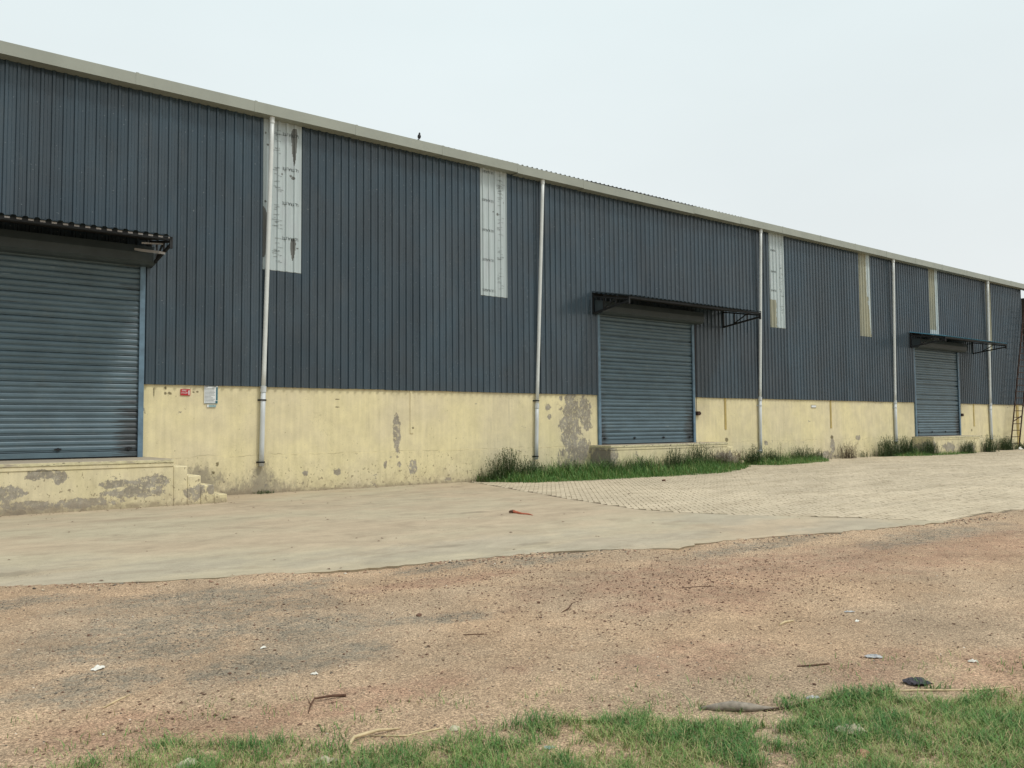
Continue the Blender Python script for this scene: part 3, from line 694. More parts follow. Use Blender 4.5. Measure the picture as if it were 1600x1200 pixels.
# film print, draped over the profile
def text_geo(body, size):
    cu = bpy.data.curves.new('lettering', 'FONT'); cu.body = body; cu.size = size; cu.align_x = 'CENTER'; cu.align_y = 'CENTER'; cu.resolution_u = 2
    ob = bpy.data.objects.new('lettering', cu); COL.objects.link(ob)
    dg = bpy.context.evaluated_depsgraph_get(); me = bpy.data.meshes.new_from_object(ob.evaluated_get(dg))
    vs = [tuple(v.co) for v in me.vertices]; fs = [tuple(p.vertices) for p in me.polygons]
    bpy.data.objects.remove(ob); bpy.data.curves.remove(cu); bpy.data.meshes.remove(me); return vs, fs
tv, tf_ = text_geo('ULTRALITE', 0.115)
def drape(parent, rows, uc, width, dash):
    mb = MB(); w = max(v[0] for v in tv)-min(v[0] for v in tv)
    for zr in rows:
        k = len(mb.v)
        for x, y, z in tv:
            uu = uc - x*width/w; mb.v.append((uu, prof_y(uu)-0.0135, zr-y))
        mb.f += [tuple(k+i for i in f) for f in tf_]
    mb.build('film_lettering', M['ink_black'], parent)
    mb = MB(); rr = random.Random(int(uc*10))
    for zr in dash:
        for i in range(14):
            z = zr+rr.uniform(-.34, .34); a = uc2 + rr.uniform(-.1, .06); l = rr.uniform(.04, .16)
            n_ = 4
            for j in range(n_):
                ua, ub = a+l*j/n_, a+l*(j+1)/n_; k = len(mb.v)
                mb.v += [(ua, prof_y(ua)-.0135, z), (ub, prof_y(ub)-.0135, z), (ub, prof_y(ub)-.0135, z+.012), (ua, prof_y(ua)-.0135, z+.012)]
                mb.f.append((k, k+1, k+2, k+3))
    mb.build('film_print', M['ink_grey'], parent)
uc2 = 8.02; drape(strips[0], (9.42, 8.5, 7.58, 6.65), 8.42, .44, (9.2, 8.2, 7.2, 6.3))
uc2 = 15.28; drape(strips[1], (9.62, 8.72, 7.78, 6.85, 5.9), 14.84, .44, (9.3, 8.9, 8.0, 7.2, 6.3))
uc2 = 30.1; drape(strips[2], (9.0, 8.1, 7.3), 29.6, .4, (9.2, 8.2, 7.4, 6.4))

# drainpipes
for i, (xt, xb, zb, zj, r) in enumerate(((7.84, 7.68, .72, 2.62, .062), (16.92, 16.66, .62, 2.28, .062), (28.55, 28.4, .53, 2.68, .065), (39.18, 39.21, .75, 2.68, .07), (49.6, 49.73, .7, 2.68, .075))):
    yt, yb = -0.24, -0.085
    def P_(z):
        t = (z-zb)/(9.72-zb); t2 = t**0.9
        return (xb+(xt-xb)*t, yb+(yt-yb)*max(0, min(1, (z-2.4)/(9.7-2.4))), z)
    dp = MB().tube([P_(z) for z in (zj, 3.2, 4.5, 6, 7.5, 9.0, 9.73)], r*.9, 14).build('drainpipe', M['pipe_pvc'], wh, smooth=True)
    MB().tube([P_(z) for z in (zb, 1.2, 1.8, zj+.02)], r, 14, caps=True).build('lower_pipe', M['pipe_grey'], dp, smooth=True)
    MB().tube([P_(zj-.02), P_(zj+.13)], r*1.18, 14).build('pipe_socket', M['pipe_grey'], dp, smooth=False)
    for zc in (zb+.1, zj-.22 if i != 1 else 2.5):
        c = P_(zc); MB().tube([(c[0], c[1], zc-.018), (c[0], c[1], zc+.018)], r*1.22, 14).box(c[0]-r-.05, c[0]+r+.05, -.03, .0, zc-.018, zc+.018).build('pipe_clamp', M['steel_dark'] if i < 2 else M['pipe_grey'], dp)
    c = P_(9.6); MB().tube([(c[0], c[1], 9.56), (c[0], c[1], 9.73)], r*1.05, 14).build('gutter_outlet', M['pipe_pvc'], dp)

# roller shutters
NS = 35; SP = 0.1300
def shutter(a, b, full):
    cur = MB().box(a+.09, b-.09, 0.05, 0.07, ZD+.05, 5.7).build('shutter_door', M['shutter'], wh)
    sl = MB(); s0 = [(0.0, .014), (.007, -.004), (.016, -.004), (.022, .012), (.030, -.010), (.05, -.016), (.095, -.018), (.118, -.010), (.130, .014)]
    for x in (a+.1, b-.1):
        for z, y in s0: sl.v.append((x, y, z))
    for i in range(len(s0)-1): sl.f.append((i, len(s0)+i, len(s0)+i+1, i+1))
    me = bpy.data.meshes.new('slat'); o0 = origin(cur)
    me.from_pydata([(x-o0.x, y, z) for x, y, z in sl.v], [], sl.f); me.update(); me.polygons.foreach_set('use_smooth', [True]*len(me.polygons)); me.materials.append(M['shutter'])
    for k in range(NS):
        s_ = inst('slat', me, cur, (0, random.uniform(-.003, .003), ZD+.15+k*SP+random.uniform(-.002, .002))); s_.rotation_euler = (0, random.uniform(-.0006, .0006), 0)
    MB().box(a+.1, b-.1, -.03, .03, ZD+.03, ZD+.145).build('bottom_bar', M['shutter'], cur, bevel=.006)
    MB().box(a+.1, b-.1, -.004, .04, ZD+.0, ZD+.03).build('rubber_seal', M['steel_dark'], cur)
    for x0_, x1_ in ((a, a+.115), (b-.115, b)):
        mb = MB(); mb.box(x0_, x1_, -.075, -.03, ZD+.0, 5.6)
        if x0_ == a: mb.box(x0_, x0_+.035, -.03, .06, ZD, 5.6)
        else: mb.box(x1_-.035, x1_, -.03, .06, ZD, 5.6)
        mb.build('guide_rail', M['rail_blue'], cur, bevel=.005)
    # half-round box cover over the roll
    hd = MB(); pr = [(0, 5.5), (-.30, 5.5), (-.40, 5.56), (-.42, 5.75), (-.38, 5.92), (0, 6.0)]
    for x in (a-.12, b+.12):
        for y, z in pr: hd.v.append((x, y-.065, z))
    k = len(pr)
    for i in range(k): hd.f.append((i, (i+1) % k, k+(i+1) % k, k+i))
    hd.f += [tuple(reversed(range(k))), tuple(range(k, 2*k))]
    hd.build('hood', M['hood_paint'], cur)
    for t in (.06, .35, .65, .94):
        x = a+(b-a)*t; MB().box(x-.07, x+.07, -.042, -.03, ZD+.20, ZD+.235).box(x-.02, x+.02, -.055, -.03, ZD+.175, ZD+.25).build('lock', M['steel_dark'], cur)
    if full:
        MB().box(b+.05, b+.2, -.14, -.02, 2.05, 2.2).box(b+.13, b+.27, -.12, -.03, 2.08, 2.17).bar((b+.09, -.05, 2.2), (b+.09, -.05, 5.5), .02).build('chain_box', M['rust_dark'], cur, bevel=.01)
    return cur
shutter(*DOORS[0], False); shutter(*DOORS[1], True); shutter(*DOORS[2], True)

# steel canopies over the shutters
def canopy(a, b, mat, gap_light):
    D, ZF, ZB = 1.8, 5.90, 6.24
    fr = MB().box(a, b, -D, -D+.045, ZF-.07, ZF-.005)
    for t in (.36, .72): fr.box(a, b, -D*t-.03, -D*t+.02, ZF+(ZB-ZF)*(1-t)-.075, ZF+(ZB-ZF)*(1-t)-.012)
    fr.box(a, b, -.09, -.045-.02, ZB-.09, ZB-.012)
    fr = fr.build('canopy', M['steel_dark'], wh)
    x = a; nsh = int(round((b-a)/1.0)); w = (b-a)/nsh; mp = []
    nr = 5
    for k in range(nr): mp += [(k/nr*w, 0), (k/nr*w+.025, .034), (k/nr*w+.085, .034), (k/nr*w+.11, 0)]
    mp.append((w, 0)); mb = MB(); c0 = origin(fr)
    for y, z in ((-D-.08, ZF-.003), (-.07, ZB+.02)):
        for u_, h in mp: mb.v.append((u_-c0.x, y, z+h))
    kk = len(mp)
    for i in range(kk-1): mb.f.append((i, i+1, kk+i+1, kk+i))
    me = bpy.data.meshes.new('canopy_sheet'); me.from_pydata(mb.v, [], mb.f); me.update(); me.materials.append(mat)
    for k in range(nsh):
        s_ = inst('canopy_sheet', me, fr, (a+k*w, 0, random.uniform(-.004, .006))); s_.rotation_euler = (random.uniform(-.004, .004), 0, 0)
        if gap_light:
            for j in range(nr): MB().box(a+k*w+j/nr*w+.112, a+k*w+(j+1)/nr*w-.0, -D-.004, -D-.001, ZF-.035, ZF+.002).build('gap_light_patch', M['gap_light_and_steel_grey'], fr)  # pale patches imitating sky light showing through gaps under the sheet
    for x in (a+.03, (a+b)/2, b-.03):
        if x != a+.03 and x != b-.03: continue
        br = MB()
        br.bar((x, -.07, ZB-.13), (x, -D+.02, ZF-.1), .05)
        br.bar((x, -.07, 5.52), (x, -D+.02, ZF-.16), .05, .06)
        br.bar((x, -.08, 5.5), (x, -.08, ZB-.05), .05)
        br.bar((x, -.6, ZB-.24), (x, -.6, 5.62), .04)
        br.bar((x, -.6, 5.62), (x, -1.15, ZF+.0), .035)
        br.bar((x, -1.2, ZF+.02), (x, -1.2, 5.68), .04)
        br.bar((x, -D+.02, ZF-.25), (x, -D+.02, ZF), .06)
        br.build('bracket', M['steel_dark'], fr)
    return fr
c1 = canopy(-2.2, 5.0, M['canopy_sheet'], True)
MB().bar((4.55, -.6, 5.78), (4.9, -1.35, 5.62), .16, .05).bar((4.5, -1.2, 5.82), (4.95, -1.2, 5.85), .03).build('loose_bracket_plate', M['gap_light_and_steel_grey'], c1)
canopy(19.2, 26.25, M['canopy_sheet'], False)
canopy(40.9, 47.85, M['canopy_blue'], False)

# ------------------------------------------------------------------ loading platforms
def platform(name, a, b, depth, steps, srun, label, zg):
    t = thing(name, ((a+b)/2, -depth/2, 0), label, 'loading dock', 'loading platforms under the shutters')
    MB().box(a+.01, b, -depth, -.014, zg-.06, ZD-.16).build('platform_body', M['platform_yellow'], t, bevel=.012)
    MB().box(a, b+.0, -depth-.03, -.002, ZD-.075, ZD-.001).build('platform_slab', M['cap'], t, bevel=.012)
    MB().box(a, b-.0, -depth-.015, -.004, ZD-.159, ZD-.076).build('platform_edge', M['platform_yellow'], t, bevel=.01)
    zz_ = ZD-.16; x = b
    for k in range(steps):
        zt = ZD-.16-(k)*(ZD-.16-zg)/(steps) - (0.0 if k else 0.0)
        MB().box(x+.002, x+srun, -depth+.004*k, -.016, zg-.06, zt).build('step', M['platform_yellow'], t, bevel=.018); x += srun
    return t
platform('loading_platform', -1.2, 5.03, 2.0, 4, .29, 'long peeling yellow loading platform with four steps under the nearest shutter', 0.0)
platform('loading_platform', 19.05, 25.1, 1.0, 3, .33, 'yellow loading platform half hidden by weeds under the middle shutter', 0.04)
platform('loading_platform', 40.9, 45.95, 1.05, 3, .36, 'cracked yellow loading platform under the farthest shutter', 0.11)

# ------------------------------------------------------------------ signs on the yellow wall
s = thing('fire_sign', (5.815, -.02, 2.56), 'small red fire sign with white letters on the yellow wall', 'sign')
MB().box(5.70, 5.93, -.022, -.012, 2.485, 2.64).build('board', M['red_sign'], s, bevel=.004)
def flat_text(body, size, x, z, y, mat, parent, name='lettering', wid=None):
    v_, f_ = text_geo(body, size); w = max(a[0] for a in v_)-min(a[0] for a in v_); k = (wid/w) if wid else 1.0
    mb = MB(); mb.v = [(x+a[0]*k, y, z+a[1]) for a in v_]; mb.f = f_; return mb.build(name, mat, parent)
flat_text('FIRE', .055, 5.785, 2.60, -.0255, M['sign_white'], s, wid=.1)
flat_text('EXTINGUISHER', .045, 5.79, 2.545, -.0255, M['sign_white'], s, wid=.15)
mb = MB().box(5.885, 5.91, -.0255, -.0235, 2.505, 2.585); mb.v += [(5.875, -.0255, 2.585), (5.91, -.0255, 2.585), (5.905, -.0255, 2.625)]; mb.f.append((8, 9, 10)); mb.build('extinguisher_symbol', M['sign_white'], s)
s = thing('notice_board', (6.425, -.02, 2.53), 'white notice board of printed lines with teal side bar on yellow wall', 'notice board')
MB().box(6.26, 6.59, -.022, -.012, 2.295, 2.755).build('board', M['sign_white'], s, bevel=.003)
MB().box(6.545, 6.585, -.026, -.0225, 2.38, 2.70).box(6.53, 6.585, -.026, -.0225, 2.30, 2.365).box(6.27, 6.53, -.026, -.0225, 2.30, 2.308).build('side_bar', M['sign_teal'], s)
flat_text('1B', .085, 6.305, 2.72, -.0255, M['ink_black'], s, wid=.075)
mb = MB(); rr = random.Random(5)
mb.box(6.36, 6.55, -.026, -.0225, 2.715, 2.735)
for k in range(11):
    z = 2.665-k*.033; mb.box(6.275, 6.275+rr.uniform(.15, .25), -.0255, -.0225, z, z+.009)
mb.build('printed_lines', M['ink_grey'], s)
s = thing('address_label', (6.44, -.02, 2.24), 'small blue and white strip label just below the notice board', 'sign')
MB().box(6.33, 6.55, -.02, -.012, 2.205, 2.27).build('plate', M['sign_white'], s); MB().box(6.375, 6.545, -.024, -.0205, 2.21, 2.265).build('panel', M['plastic_teal'], s)
s = thing('wall_plate', (32.37, -.02, 2.46), 'tiny blank white plate on yellow wall between third and fourth drainpipes', 'plate')
MB().box(32.2, 32.54, -.025, -.012, 2.42, 2.5).build('plate', M['sign_white'], s, bevel=.004)
MB().box(32.17, 32.57, -.0165, -.011, 2.39, 2.53).build('backing', M['litter_cream'], s)

# ------------------------------------------------------------------ bird on the gutter
b_ = thing('bird', (12.19, -.34, 10.0), 'small dark bird perched upright on the gutter edge', 'bird')
mb = MB()
sec = [(0.035, .012, .0), (0.06, .04, .004), (0.10, .052, .0), (0.14, .045, -.004), (0.165, .026, -.01), (0.185, .028, -.016), (0.205, .022, -.02), (0.222, .006, -.022)]
mb.tube([(12.19, -.34+y, 10.0+z) for z, r, y in sec], [r for z, r, y in sec], 12)
mb.build('body', M['bird_dark'], b_, smooth=True)
MB().tube([(12.19, -.36, 10.197), (12.19, -.395, 10.192)], [.008, .001], 6).build('beak', M['ink_grey'], b_)
MB().bar((12.175, -.34, 9.995), (12.175, -.34, 10.05), .006).bar((12.205, -.34, 9.995), (12.205, -.34, 10.05), .006).build('leg', M['rust_dark'], b_)
MB().bar((12.19, -.29, 10.05), (12.19, -.25, 9.96), .035, .01).build('tail', M['bird_dark'], b_)

# ------------------------------------------------------------------ far end: ladder and next shed
s = thing('ladder', (51.9, -.45, .12), 'tall dark rusty steel ladder leaning sideways at the far corner', 'ladder')
def lad(z, o): return (51.2+.323*(z-.12)+o, -.45-.0*z, z)
for o_ in (0, 1.15): MB().bar(lad(.1, o_), lad(8.7, o_), .055, .055).build('rail', M['rust_dark'], s)
rl = MB().bar((0, 0, 0), (1.12, 0, 0), .04); rme2 = bpy.data.meshes.new('rung'); rme2.from_pydata(rl.v, [], rl.f); rme2.update(); rme2.materials.append(M['rust_dark'])
z = .5
while z < 8.6:
    p = lad(z, .02); inst('rung', rme2, s, (p[0]-51.9, p[1]+.45, p[2]-.12)); z += .375
MB().bar(lad(1.75, 0), lad(2.1, 1.15), .04).build('brace', M['rust_dark'], s)
s = thing('shed', (62, 4, 0), 'dark weathered shed wall standing beyond the far warehouse corner', 'shed')
MB().box(55.35, 72, -.25, 14, -.3, 9.3).build('wall', M['shed_dark'], s)
for k in range(60):
    pass
mb = MB()
for k in range(56): mb.box(55.4+k*.3, 55.52+k*.3, -.29, -.25, 0.1, 9.28)
mb.build('wall_ribs', M['shed_dark'], s); 
mb.bar
MB().box(54.6, 72, -.32, -.22, 9.62, 9.72).box(55.4, 55.5, -.32, -.22, 9.3, 9.62).build('top_rail', M['shed_beam'], s)
for z in (.9, 3.2, 5.5, 7.4): MB().box(55.3, 72, -.34, -.29, z, z+.09).build('girt', M['gap_light_and_steel_grey'] if z > 7 or z < 1 else M['rust_dark'], s)

# ------------------------------------------------------------------ grass and weeds
class Leaf(MB):
    def blade(s, x, y, z, h, w, az, lean, tint, seg=2, droop=0.0):
        dx, dy = math.cos(az), math.sin(az); px, py = -dy*w/2, dx*w/2; b = len(s.v)
        for i in range(seg+1):
            t = i/(seg+1); k = 1-t*.55; o_ = lean*h*t*t; zz = z+h*t*(1-droop*t*t)
            s.v += [(x+dx*o_-px*k, y+dy*o_-py*k, zz), (x+dx*o_+px*k, y+dy*o_+py*k, zz)]; s.t += [tint, tint]
        s.v.append((x+dx*lean*h, y+dy*lean*h, z+h*(1-droop))); s.t.append(tint)
        for i in range(seg): s.f.append((b+2*i, b+2*i+1, b+2*i+3, b+2*i+2))
        s.f.append((b+2*seg, b+2*seg+1, b+2*seg+2))
    def stalk(s, x, y, z, h, r, az, lean, tint, n=5):
        b = len(s.v); dx, dy = math.cos(az), math.sin(az); pts = []
        for i in range(n):
            t = i/(n-1); cx, cy, cz = x+dx*lean*h*t*t, y+dy*lean*h*t*t, z+h*t*(1-.12*lean*t); pts.append((cx, cy, cz)); rr_ = r*(1-.6*t)
            for k in range(3):
                a = k*2.094; s.v.append((cx+rr_*math.cos(a), cy+rr_*math.sin(a), cz)); s.t.append(tint)
        for i in range(n-1):
            for k in range(3): s.f.append((b+i*3+k, b+i*3+(k+1) % 3, b+i*3+3+(k+1) % 3, b+i*3+3+k))
        return pts
    def leaf(s, p, l, w, az, el, tint):
        d = Vector((math.cos(az)*math.cos(el), math.sin(az)*math.cos(el), math.sin(el))); sd_ = Vector((-math.sin(az), math.cos(az), 0))*w/2
        p = Vector(p); b = len(s.v)
        for q_ in (p, p+d*l*.45+sd_, p+d*l-Vector((0, 0, l*.15)), p+d*l*.45-sd_): s.v.append(tuple(q_)); s.t.append(tint)
        s.f.append((b, b+1, b+2, b+3))

# foreground grass: edge given as distance ahead of the camera along its left-right axis
fwd = np.array([math.sin(PAN), math.cos(PAN)]); rgt = np.array([math.cos(PAN), -math.sin(PAN)])
EDGE = [(0.51,-15.75),(1.06,-15.95),(1.43,-15.8),(1.65,-16.15),(1.92,-16.36),(2.0,-16.6),(2.4,-16.6),(2.72,-16.95),(3.26,-16.93),(3.69,-17.3),(4.03,-17.6),(4.64,-17.62),(4.97,-17.8),(5.3,-18.05),(5.6,-18.3),(7,-18.9)]
ex = np.array([(p[0]*rgt[0]+(p[1]+20.59)*rgt[1]) for p in EDGE]); et = np.array([(p[0]*fwd[0]+(p[1]+20.59)*fwd[1]) for p in EDGE])
def grass_density(s_, t_):
    e = np.interp(s_, ex, et); x = s_*rgt[0]+t_*fwd[0]; y = s_*rgt[1]+t_*fwd[1]-20.59
    d = e - t_
    n1 = fbm(x*2.1, y*2.1, 3, 41); n2 = fbm(x*7, y*7, 2, 43)
    n3 = fbm(x*17, y*17, 2, 47); bodyd = sstep(-0.04, 0.25, d+(n2-.5)*.4)*sstep(.31, .5, n1*.45+n2*.35+n3*.2)
    sparse = 0.09*sstep(-1.0, 0.0, d)*sstep(.5, .65, n2)
    leftthin = np.where(s_ < -0.35, np.where(d > .35, .85, .62), 1.0)
    return np.clip(bodyd*leftthin+sparse, 0, 1), x, y, n1, n2
G_ = Leaf(); NB = 330000
ss = rng.uniform(-3.6, 4.2, NB); tt = rng.uniform(2.2, 6.2, NB)
dn, xs, ys, n1, n2 = grass_density(ss, tt); keep = rng.random(NB) < dn*0.95
dk_ = dn[keep]; xs, ys, n1, n2 = xs[keep], ys[keep], n1[keep], n2[keep]; zs = ground_z(xs, ys)
R = rng.random((len(xs), 6))
for i in range(len(xs)):
    sp = dk_[i] < .12
    h = (.016+.042*R[i,0]) * (.75+.6*n2[i]) * (0.9 if sp else 1.25)
    dry = R[i,1] < (.25 if sp else .13) + (.3 if n2[i] < .47 else 0)
    zone = (n2[i]-.45)*1.6; tint = (.72+.28*R[i,2]) if dry else min(.62, max(0, .18+.4*R[i,2]-zone*.6+(.2 if sp else 0)))
    G_.blade(xs[i], ys[i], zs[i]-.003, h, .0026+.003*R[i,3], R[i,4]*6.283, .3+1.5*R[i,5], tint, 1, .2*R[i,5])
for i in range(16000):                                      # flattened dry thatch between the tufts
    s_ = random.uniform(-3.2, 4.2); t_ = random.uniform(2.3, 5.0); x = s_*rgt[0]+t_*fwd[0]; y = s_*rgt[1]+t_*fwd[1]-20.59
    if t_ > float(np.interp(s_, ex, et))+.05-abs(random.gauss(0, .1)): continue
    G_.blade(x, y, 0.0+.012*(sn(x*4, y*4, 3)-.3), random.uniform(.006, .014), random.uniform(.002, .004), random.uniform(0, 6.28), random.uniform(2.5, 6), random.uniform(.75, 1), 1)
g = G_.build('grass', M['grass_blade']); tag(g, 'patchy low green grass along the near edge of the bare earth', 'grass', kind='stuff')

# low green mats by the wall
def mat_patch(name, poly_front, ymax, count, hmin, hmax, label, tlo=.0, thi=.5):
    L = Leaf(); xs_ = [p[0] for p in poly_front]; ys_ = [p[1] for p in poly_front]
    for i in range(count):
        x = random.uniform(xs_[0], xs_[-1]); yf = float(np.interp(x, xs_, ys_)); y = random.uniform(yf, ymax)
        nn = sn(x*1.9, y*3.4, 77); e = (y-yf)/.35
        if nn < .3 or random.random() > min(1, e+.25): continue
        n5 = sn(x*3.4, y*1.2, 79)*.75+sn(x*9, y*2, 80)*.25; yf += (sn(x*2.7, 5, 81)-.5)*.9; e = (y-yf)/.35
        if y < yf: continue
        h = random.uniform(hmin, hmax)*min(1.25, .22+e*.22)*(.35+1.6*n5)*random.uniform(.6, 1.3); z = .012+gzf(x)
        L.blade(x, y, z, h, random.uniform(.008, .018), random.uniform(0, 6.28), random.uniform(.1, .9), max(0, min(1, random.uniform(tlo, thi)+(.5 if random.random() < .16 else 0))), 1, .15)
    o = L.build(name, M['grass_blade']); return tag(o, label, 'grass', kind='stuff')
mat_patch('wall_grass', [(14.3, -.35), (15.0, -1.75), (16.6, -2.2), (18.5, -2.6), (20.5, -2.95), (22.3, -3.1), (24.2, -2.4), (25.7, -1.6), (26.3, -.6)], -.1, 30000, .14, .46, 'bright green grass bed before the middle loading platform', 0, .42)
mat_patch('wall_grass', [(26.6, -.6), (27.2, -1.9), (29.0, -1.9), (31.0, -1.6), (32.6, -.5)], -.1, 8500, .1, .36, 'green grass bed at the foot of the third drainpipe')
mat_patch('wall_grass', [(37.2, -.5), (39.0, -1.6), (41.5, -1.9), (44.0, -1.6), (46.5, -.9)], -.1, 8000, .1, .36, 'green grass bed before the farthest loading platform')

def weed(cx, cy, spread, hgt, count, label, mat='weed_leaf', leafy=1.0, tint=(0.1, .7), bend=.35, lw=.02, broad=False):
    if count > 20: hgt *= 1.12; count *= 2.0; lw *= 0.95; spread *= 1.2; leafy *= .8
    z0 = gzz(cx, cy); t = thing('weed_clump', (cx, cy, z0), label, 'weed', 'weeds along the foot of the wall')
    st_, lf = Leaf(), Leaf()
    for i in range(int(count*1.45)):
        x = cx+random.gauss(0, .45)*spread; y = min(-.06, cy+random.gauss(0, .3)*min(spread, .5)); x = max(cx-spread, min(cx+spread, x))
        h = hgt*random.uniform(.45, 1.0)*(1-.35*abs(x-cx)/spread); az = random.uniform(0, 6.28); lean = random.uniform(0, bend); z = .02+gzf(x)
        pts = st_.stalk(x, y, z-.02, h, random.uniform(.004, .008), az, lean, random.uniform(*tint))
        nl = int(h*22*leafy)
        for k in range(nl):
            u_ = random.uniform(.05, 1); j = min(3, int(u_*4)); f = u_*4-j
            p = [pts[j][q_]*(1-f)+pts[j+1][q_]*f for q_ in range(3)]
            if broad: lf.leaf(p, random.uniform(.05, .11), random.uniform(.035, .06), random.uniform(0, 6.28), random.uniform(-.2, .7), random.uniform(*tint))
            else: lf.leaf(p, random.uniform(.05, .12)*(1.1-.5*u_), random.uniform(.6, 1.3)*lw, random.uniform(0, 6.28), random.uniform(0, 1.2), random.uniform(*tint))
        if random.random() < .5:
            p = pts[-1]
            for k in range(6): lf.leaf((p[0], p[1], p[2]-random.uniform(0, .1)), random.uniform(.02, .05), .015, random.uniform(0, 6.28), random.uniform(.3, 1.4), min(1, tint[1]+random.uniform(0, .2)))
    tag(st_.build('stem', M[mat], t), kind='stuff'); tag(lf.build('foliage', M[mat], t), kind='stuff'); return t
weed(14.25, -.45, .3, .55, 16, 'sparse wiry weed at the very left end of the grass bed', tint=(.3, .9))
weed(15.15, -.55, .65, 1.0, 70, 'tallest olive weed clump, just left of the second drainpipe', tint=(.1, .8), lw=.028)
weed(16.1, -.6, .5, .62, 46, 'bushy dark weed clump touching the left of the second drainpipe foot', tint=(.0, .5), lw=.026)
weed(17.7, -.5, .45, .6, 24, 'broad-leaved weed under the grey peeled wall patch', leafy=.7, tint=(0, .3), broad=True)
weed(18.7, -1.3, .6, .62, 46, 'dark weed clump beside the left end of the middle platform', tint=(0, .5))
weed(20.2, -1.35, .75, .62, 60, 'dense green weeds before the left half of the middle platform', tint=(0, .5))
weed(21.8, -1.35, .75, .85, 70, 'tall green weeds before the middle of the middle platform', tint=(0, .6))
weed(23.1, -1.3, .55, 1.0, 56, 'tall leaning weeds before the right half of the middle platform', tint=(.1, .7), bend=.6)
weed(24.4, -1.2, .6, .75, 60, 'brown withered weeds leaning by the right end of the middle platform', mat='dry_weed', leafy=.8, tint=(0, .8), bend=.9)
weed(25.6, -.9, .45, .65, 34, 'brown curly dried weeds before the steps of the middle platform', mat='dry_weed', leafy=.7, tint=(.1, 1), bend=.7)
weed(27.25, -.6, .45, .75, 42, 'broad-leaved green bush left of the third drainpipe', leafy=.9, tint=(0, .35), broad=True)
weed(28.5, -.5, .5, .6, 46, 'dark green weed around the foot of the third drainpipe', tint=(0, .5))
weed(29.35, -.35, .22, 1.05, 6, 'three thin tall seed stalks right of the third drainpipe', leafy=.35, tint=(.3, .9), bend=.1)
weed(30.6, -.45, .7, .7, 40, 'row of spiky green weeds between third drainpipe and ochre strip', tint=(.1, .7))
weed(31.9, -.35, .5, .55, 26, 'thin spiky weeds fading out before the grey stained ochre strip', tint=(.1, .8))
weed(34.35, -.35, .5, .75, 34, 'lone reddish brown branching weed right of the grey wall stain', mat='dry_weed', leafy=.9, tint=(0, .7), bend=.5)
weed(35.9, -.3, .4, .4, 18, 'small low dark weed between the lone weed and fourth drainpipe', tint=(.2, .8))
weed(37.6, -.45, .6, 1.0, 60, 'tall dark weed clump left of the fourth drainpipe', tint=(.0, .7), lw=.03)
weed(39.2, -.5, .8, .95, 80, 'dense dark weed clump hiding the foot of the fourth drainpipe', tint=(0, .55), lw=.03)
weed(40.6, -1.0, .7, .75, 64, 'dark bushy weed at the left side of the farthest platform', tint=(0, .5), lw=.03)
weed(43.9, -1.35, .5, .75, 44, 'dark weed clump before the cracked farthest platform', tint=(0, .55), lw=.03)
weed(46.6, -1.25, .5, .95, 44, 'upright weed before the steps of the farthest platform', tint=(.0, .5), lw=.032)
weed(50.6, -.5, .65, .8, 60, 'round bush between the last drainpipe and the ladder', tint=(0, .5), broad=True)
weed(52.6, -.5, .8, .45, 50, 'low green weeds under the foot of the ladder', tint=(0, .5), lw=.03)
weed(7.75, -.12, .25, .12, 22, 'tiny green sprout on the stain below the first drainpipe', tint=(0, .6))

# ------------------------------------------------------------------ pebbles and clods on the earth
def stones(name, n_, xr, yr, smin, smax, fn, mat, flat=.55, cap=None):
    x = rng.uniform(*xr, n_); y = rng.uniform(*yr, n_)
    keep = (rng.random(n_) < fn(x, y)) & ~in_slab(x, y) & ~in_pave(x, y); x, y = x[keep], y[keep]; n_ = len(x)
    z = ground_z(x, y); s_ = smin+(smax-smin)*rng.random(n_)**3.5
    base = np.array([(1,0,0),(-1,0,0),(0,1,0),(0,-1,0),(0,0,1),(0,0,-1)], float)
    V = base[None]*rng.uniform(.55, 1.2, (n_, 6, 1)) + rng.uniform(-.25, .25, (n_, 6, 3)); V[:, :, 2] *= flat
    V = V*s_[:, None, None]*.5; a = rng.random(n_)*6.283; c, s2 = np.cos(a), np.sin(a)
    V2 = V.copy(); V2[:, :, 0] = V[:, :, 0]*c[:, None]-V[:, :, 1]*s2[:, None]; V2[:, :, 1] = V[:, :, 0]*s2[:, None]+V[:, :, 1]*c[:, None]
    V2 += np.stack([x, y, z+s_*.12], -1)[:, None]
    F = np.array([(0,2,4),(2,1,4),(1,3,4),(3,0,4),(2,0,5),(1,2,5),(3,1,5),(0,3,5)])
    me = bpy.data.meshes.new(name); me.from_pydata(V2.reshape(-1, 3).tolist(), [], (np.arange(n_)[:, None, None]*6+F[None]).reshape(-1, 3).tolist()); me.update()
    gm = greyness(x, y); t_ = np.clip(np.where(rng.random(n_) < gm, rng.random(n_)*.38, .38+rng.random(n_)*.62), 0, 1)
    t_ = np.where(rng.random(n_) < .88, np.minimum(t_, .74), t_)
    at = me.attributes.new('tint', 'FLOAT', 'POINT'); at.data.foreach_set('value', np.repeat(t_, 6).astype(np.float32))
    me.materials.append(mat); o = bpy.data.objects.new(name, me); COL.objects.link(o); return o
GB = [(2.41,-11.93,.8,.4),(3.1,-12.2,.9,.4),(1.9,-13.7,1.1,.5),(2.9,-13.9,.7,.6),(2.13,-14.8,.6,.45),(1.2,-14.5,.5,.35),(1.0,-11.3,.6,.3),(4.0,-14.45,.4,.2),(2.4,-13.0,1.2,.5),(6.6,-12.7,1.4,.35),(9.5,-13.7,2,.45),(12.6,-14.7,2.5,.6),(5.2,-12.35,.9,.25)]
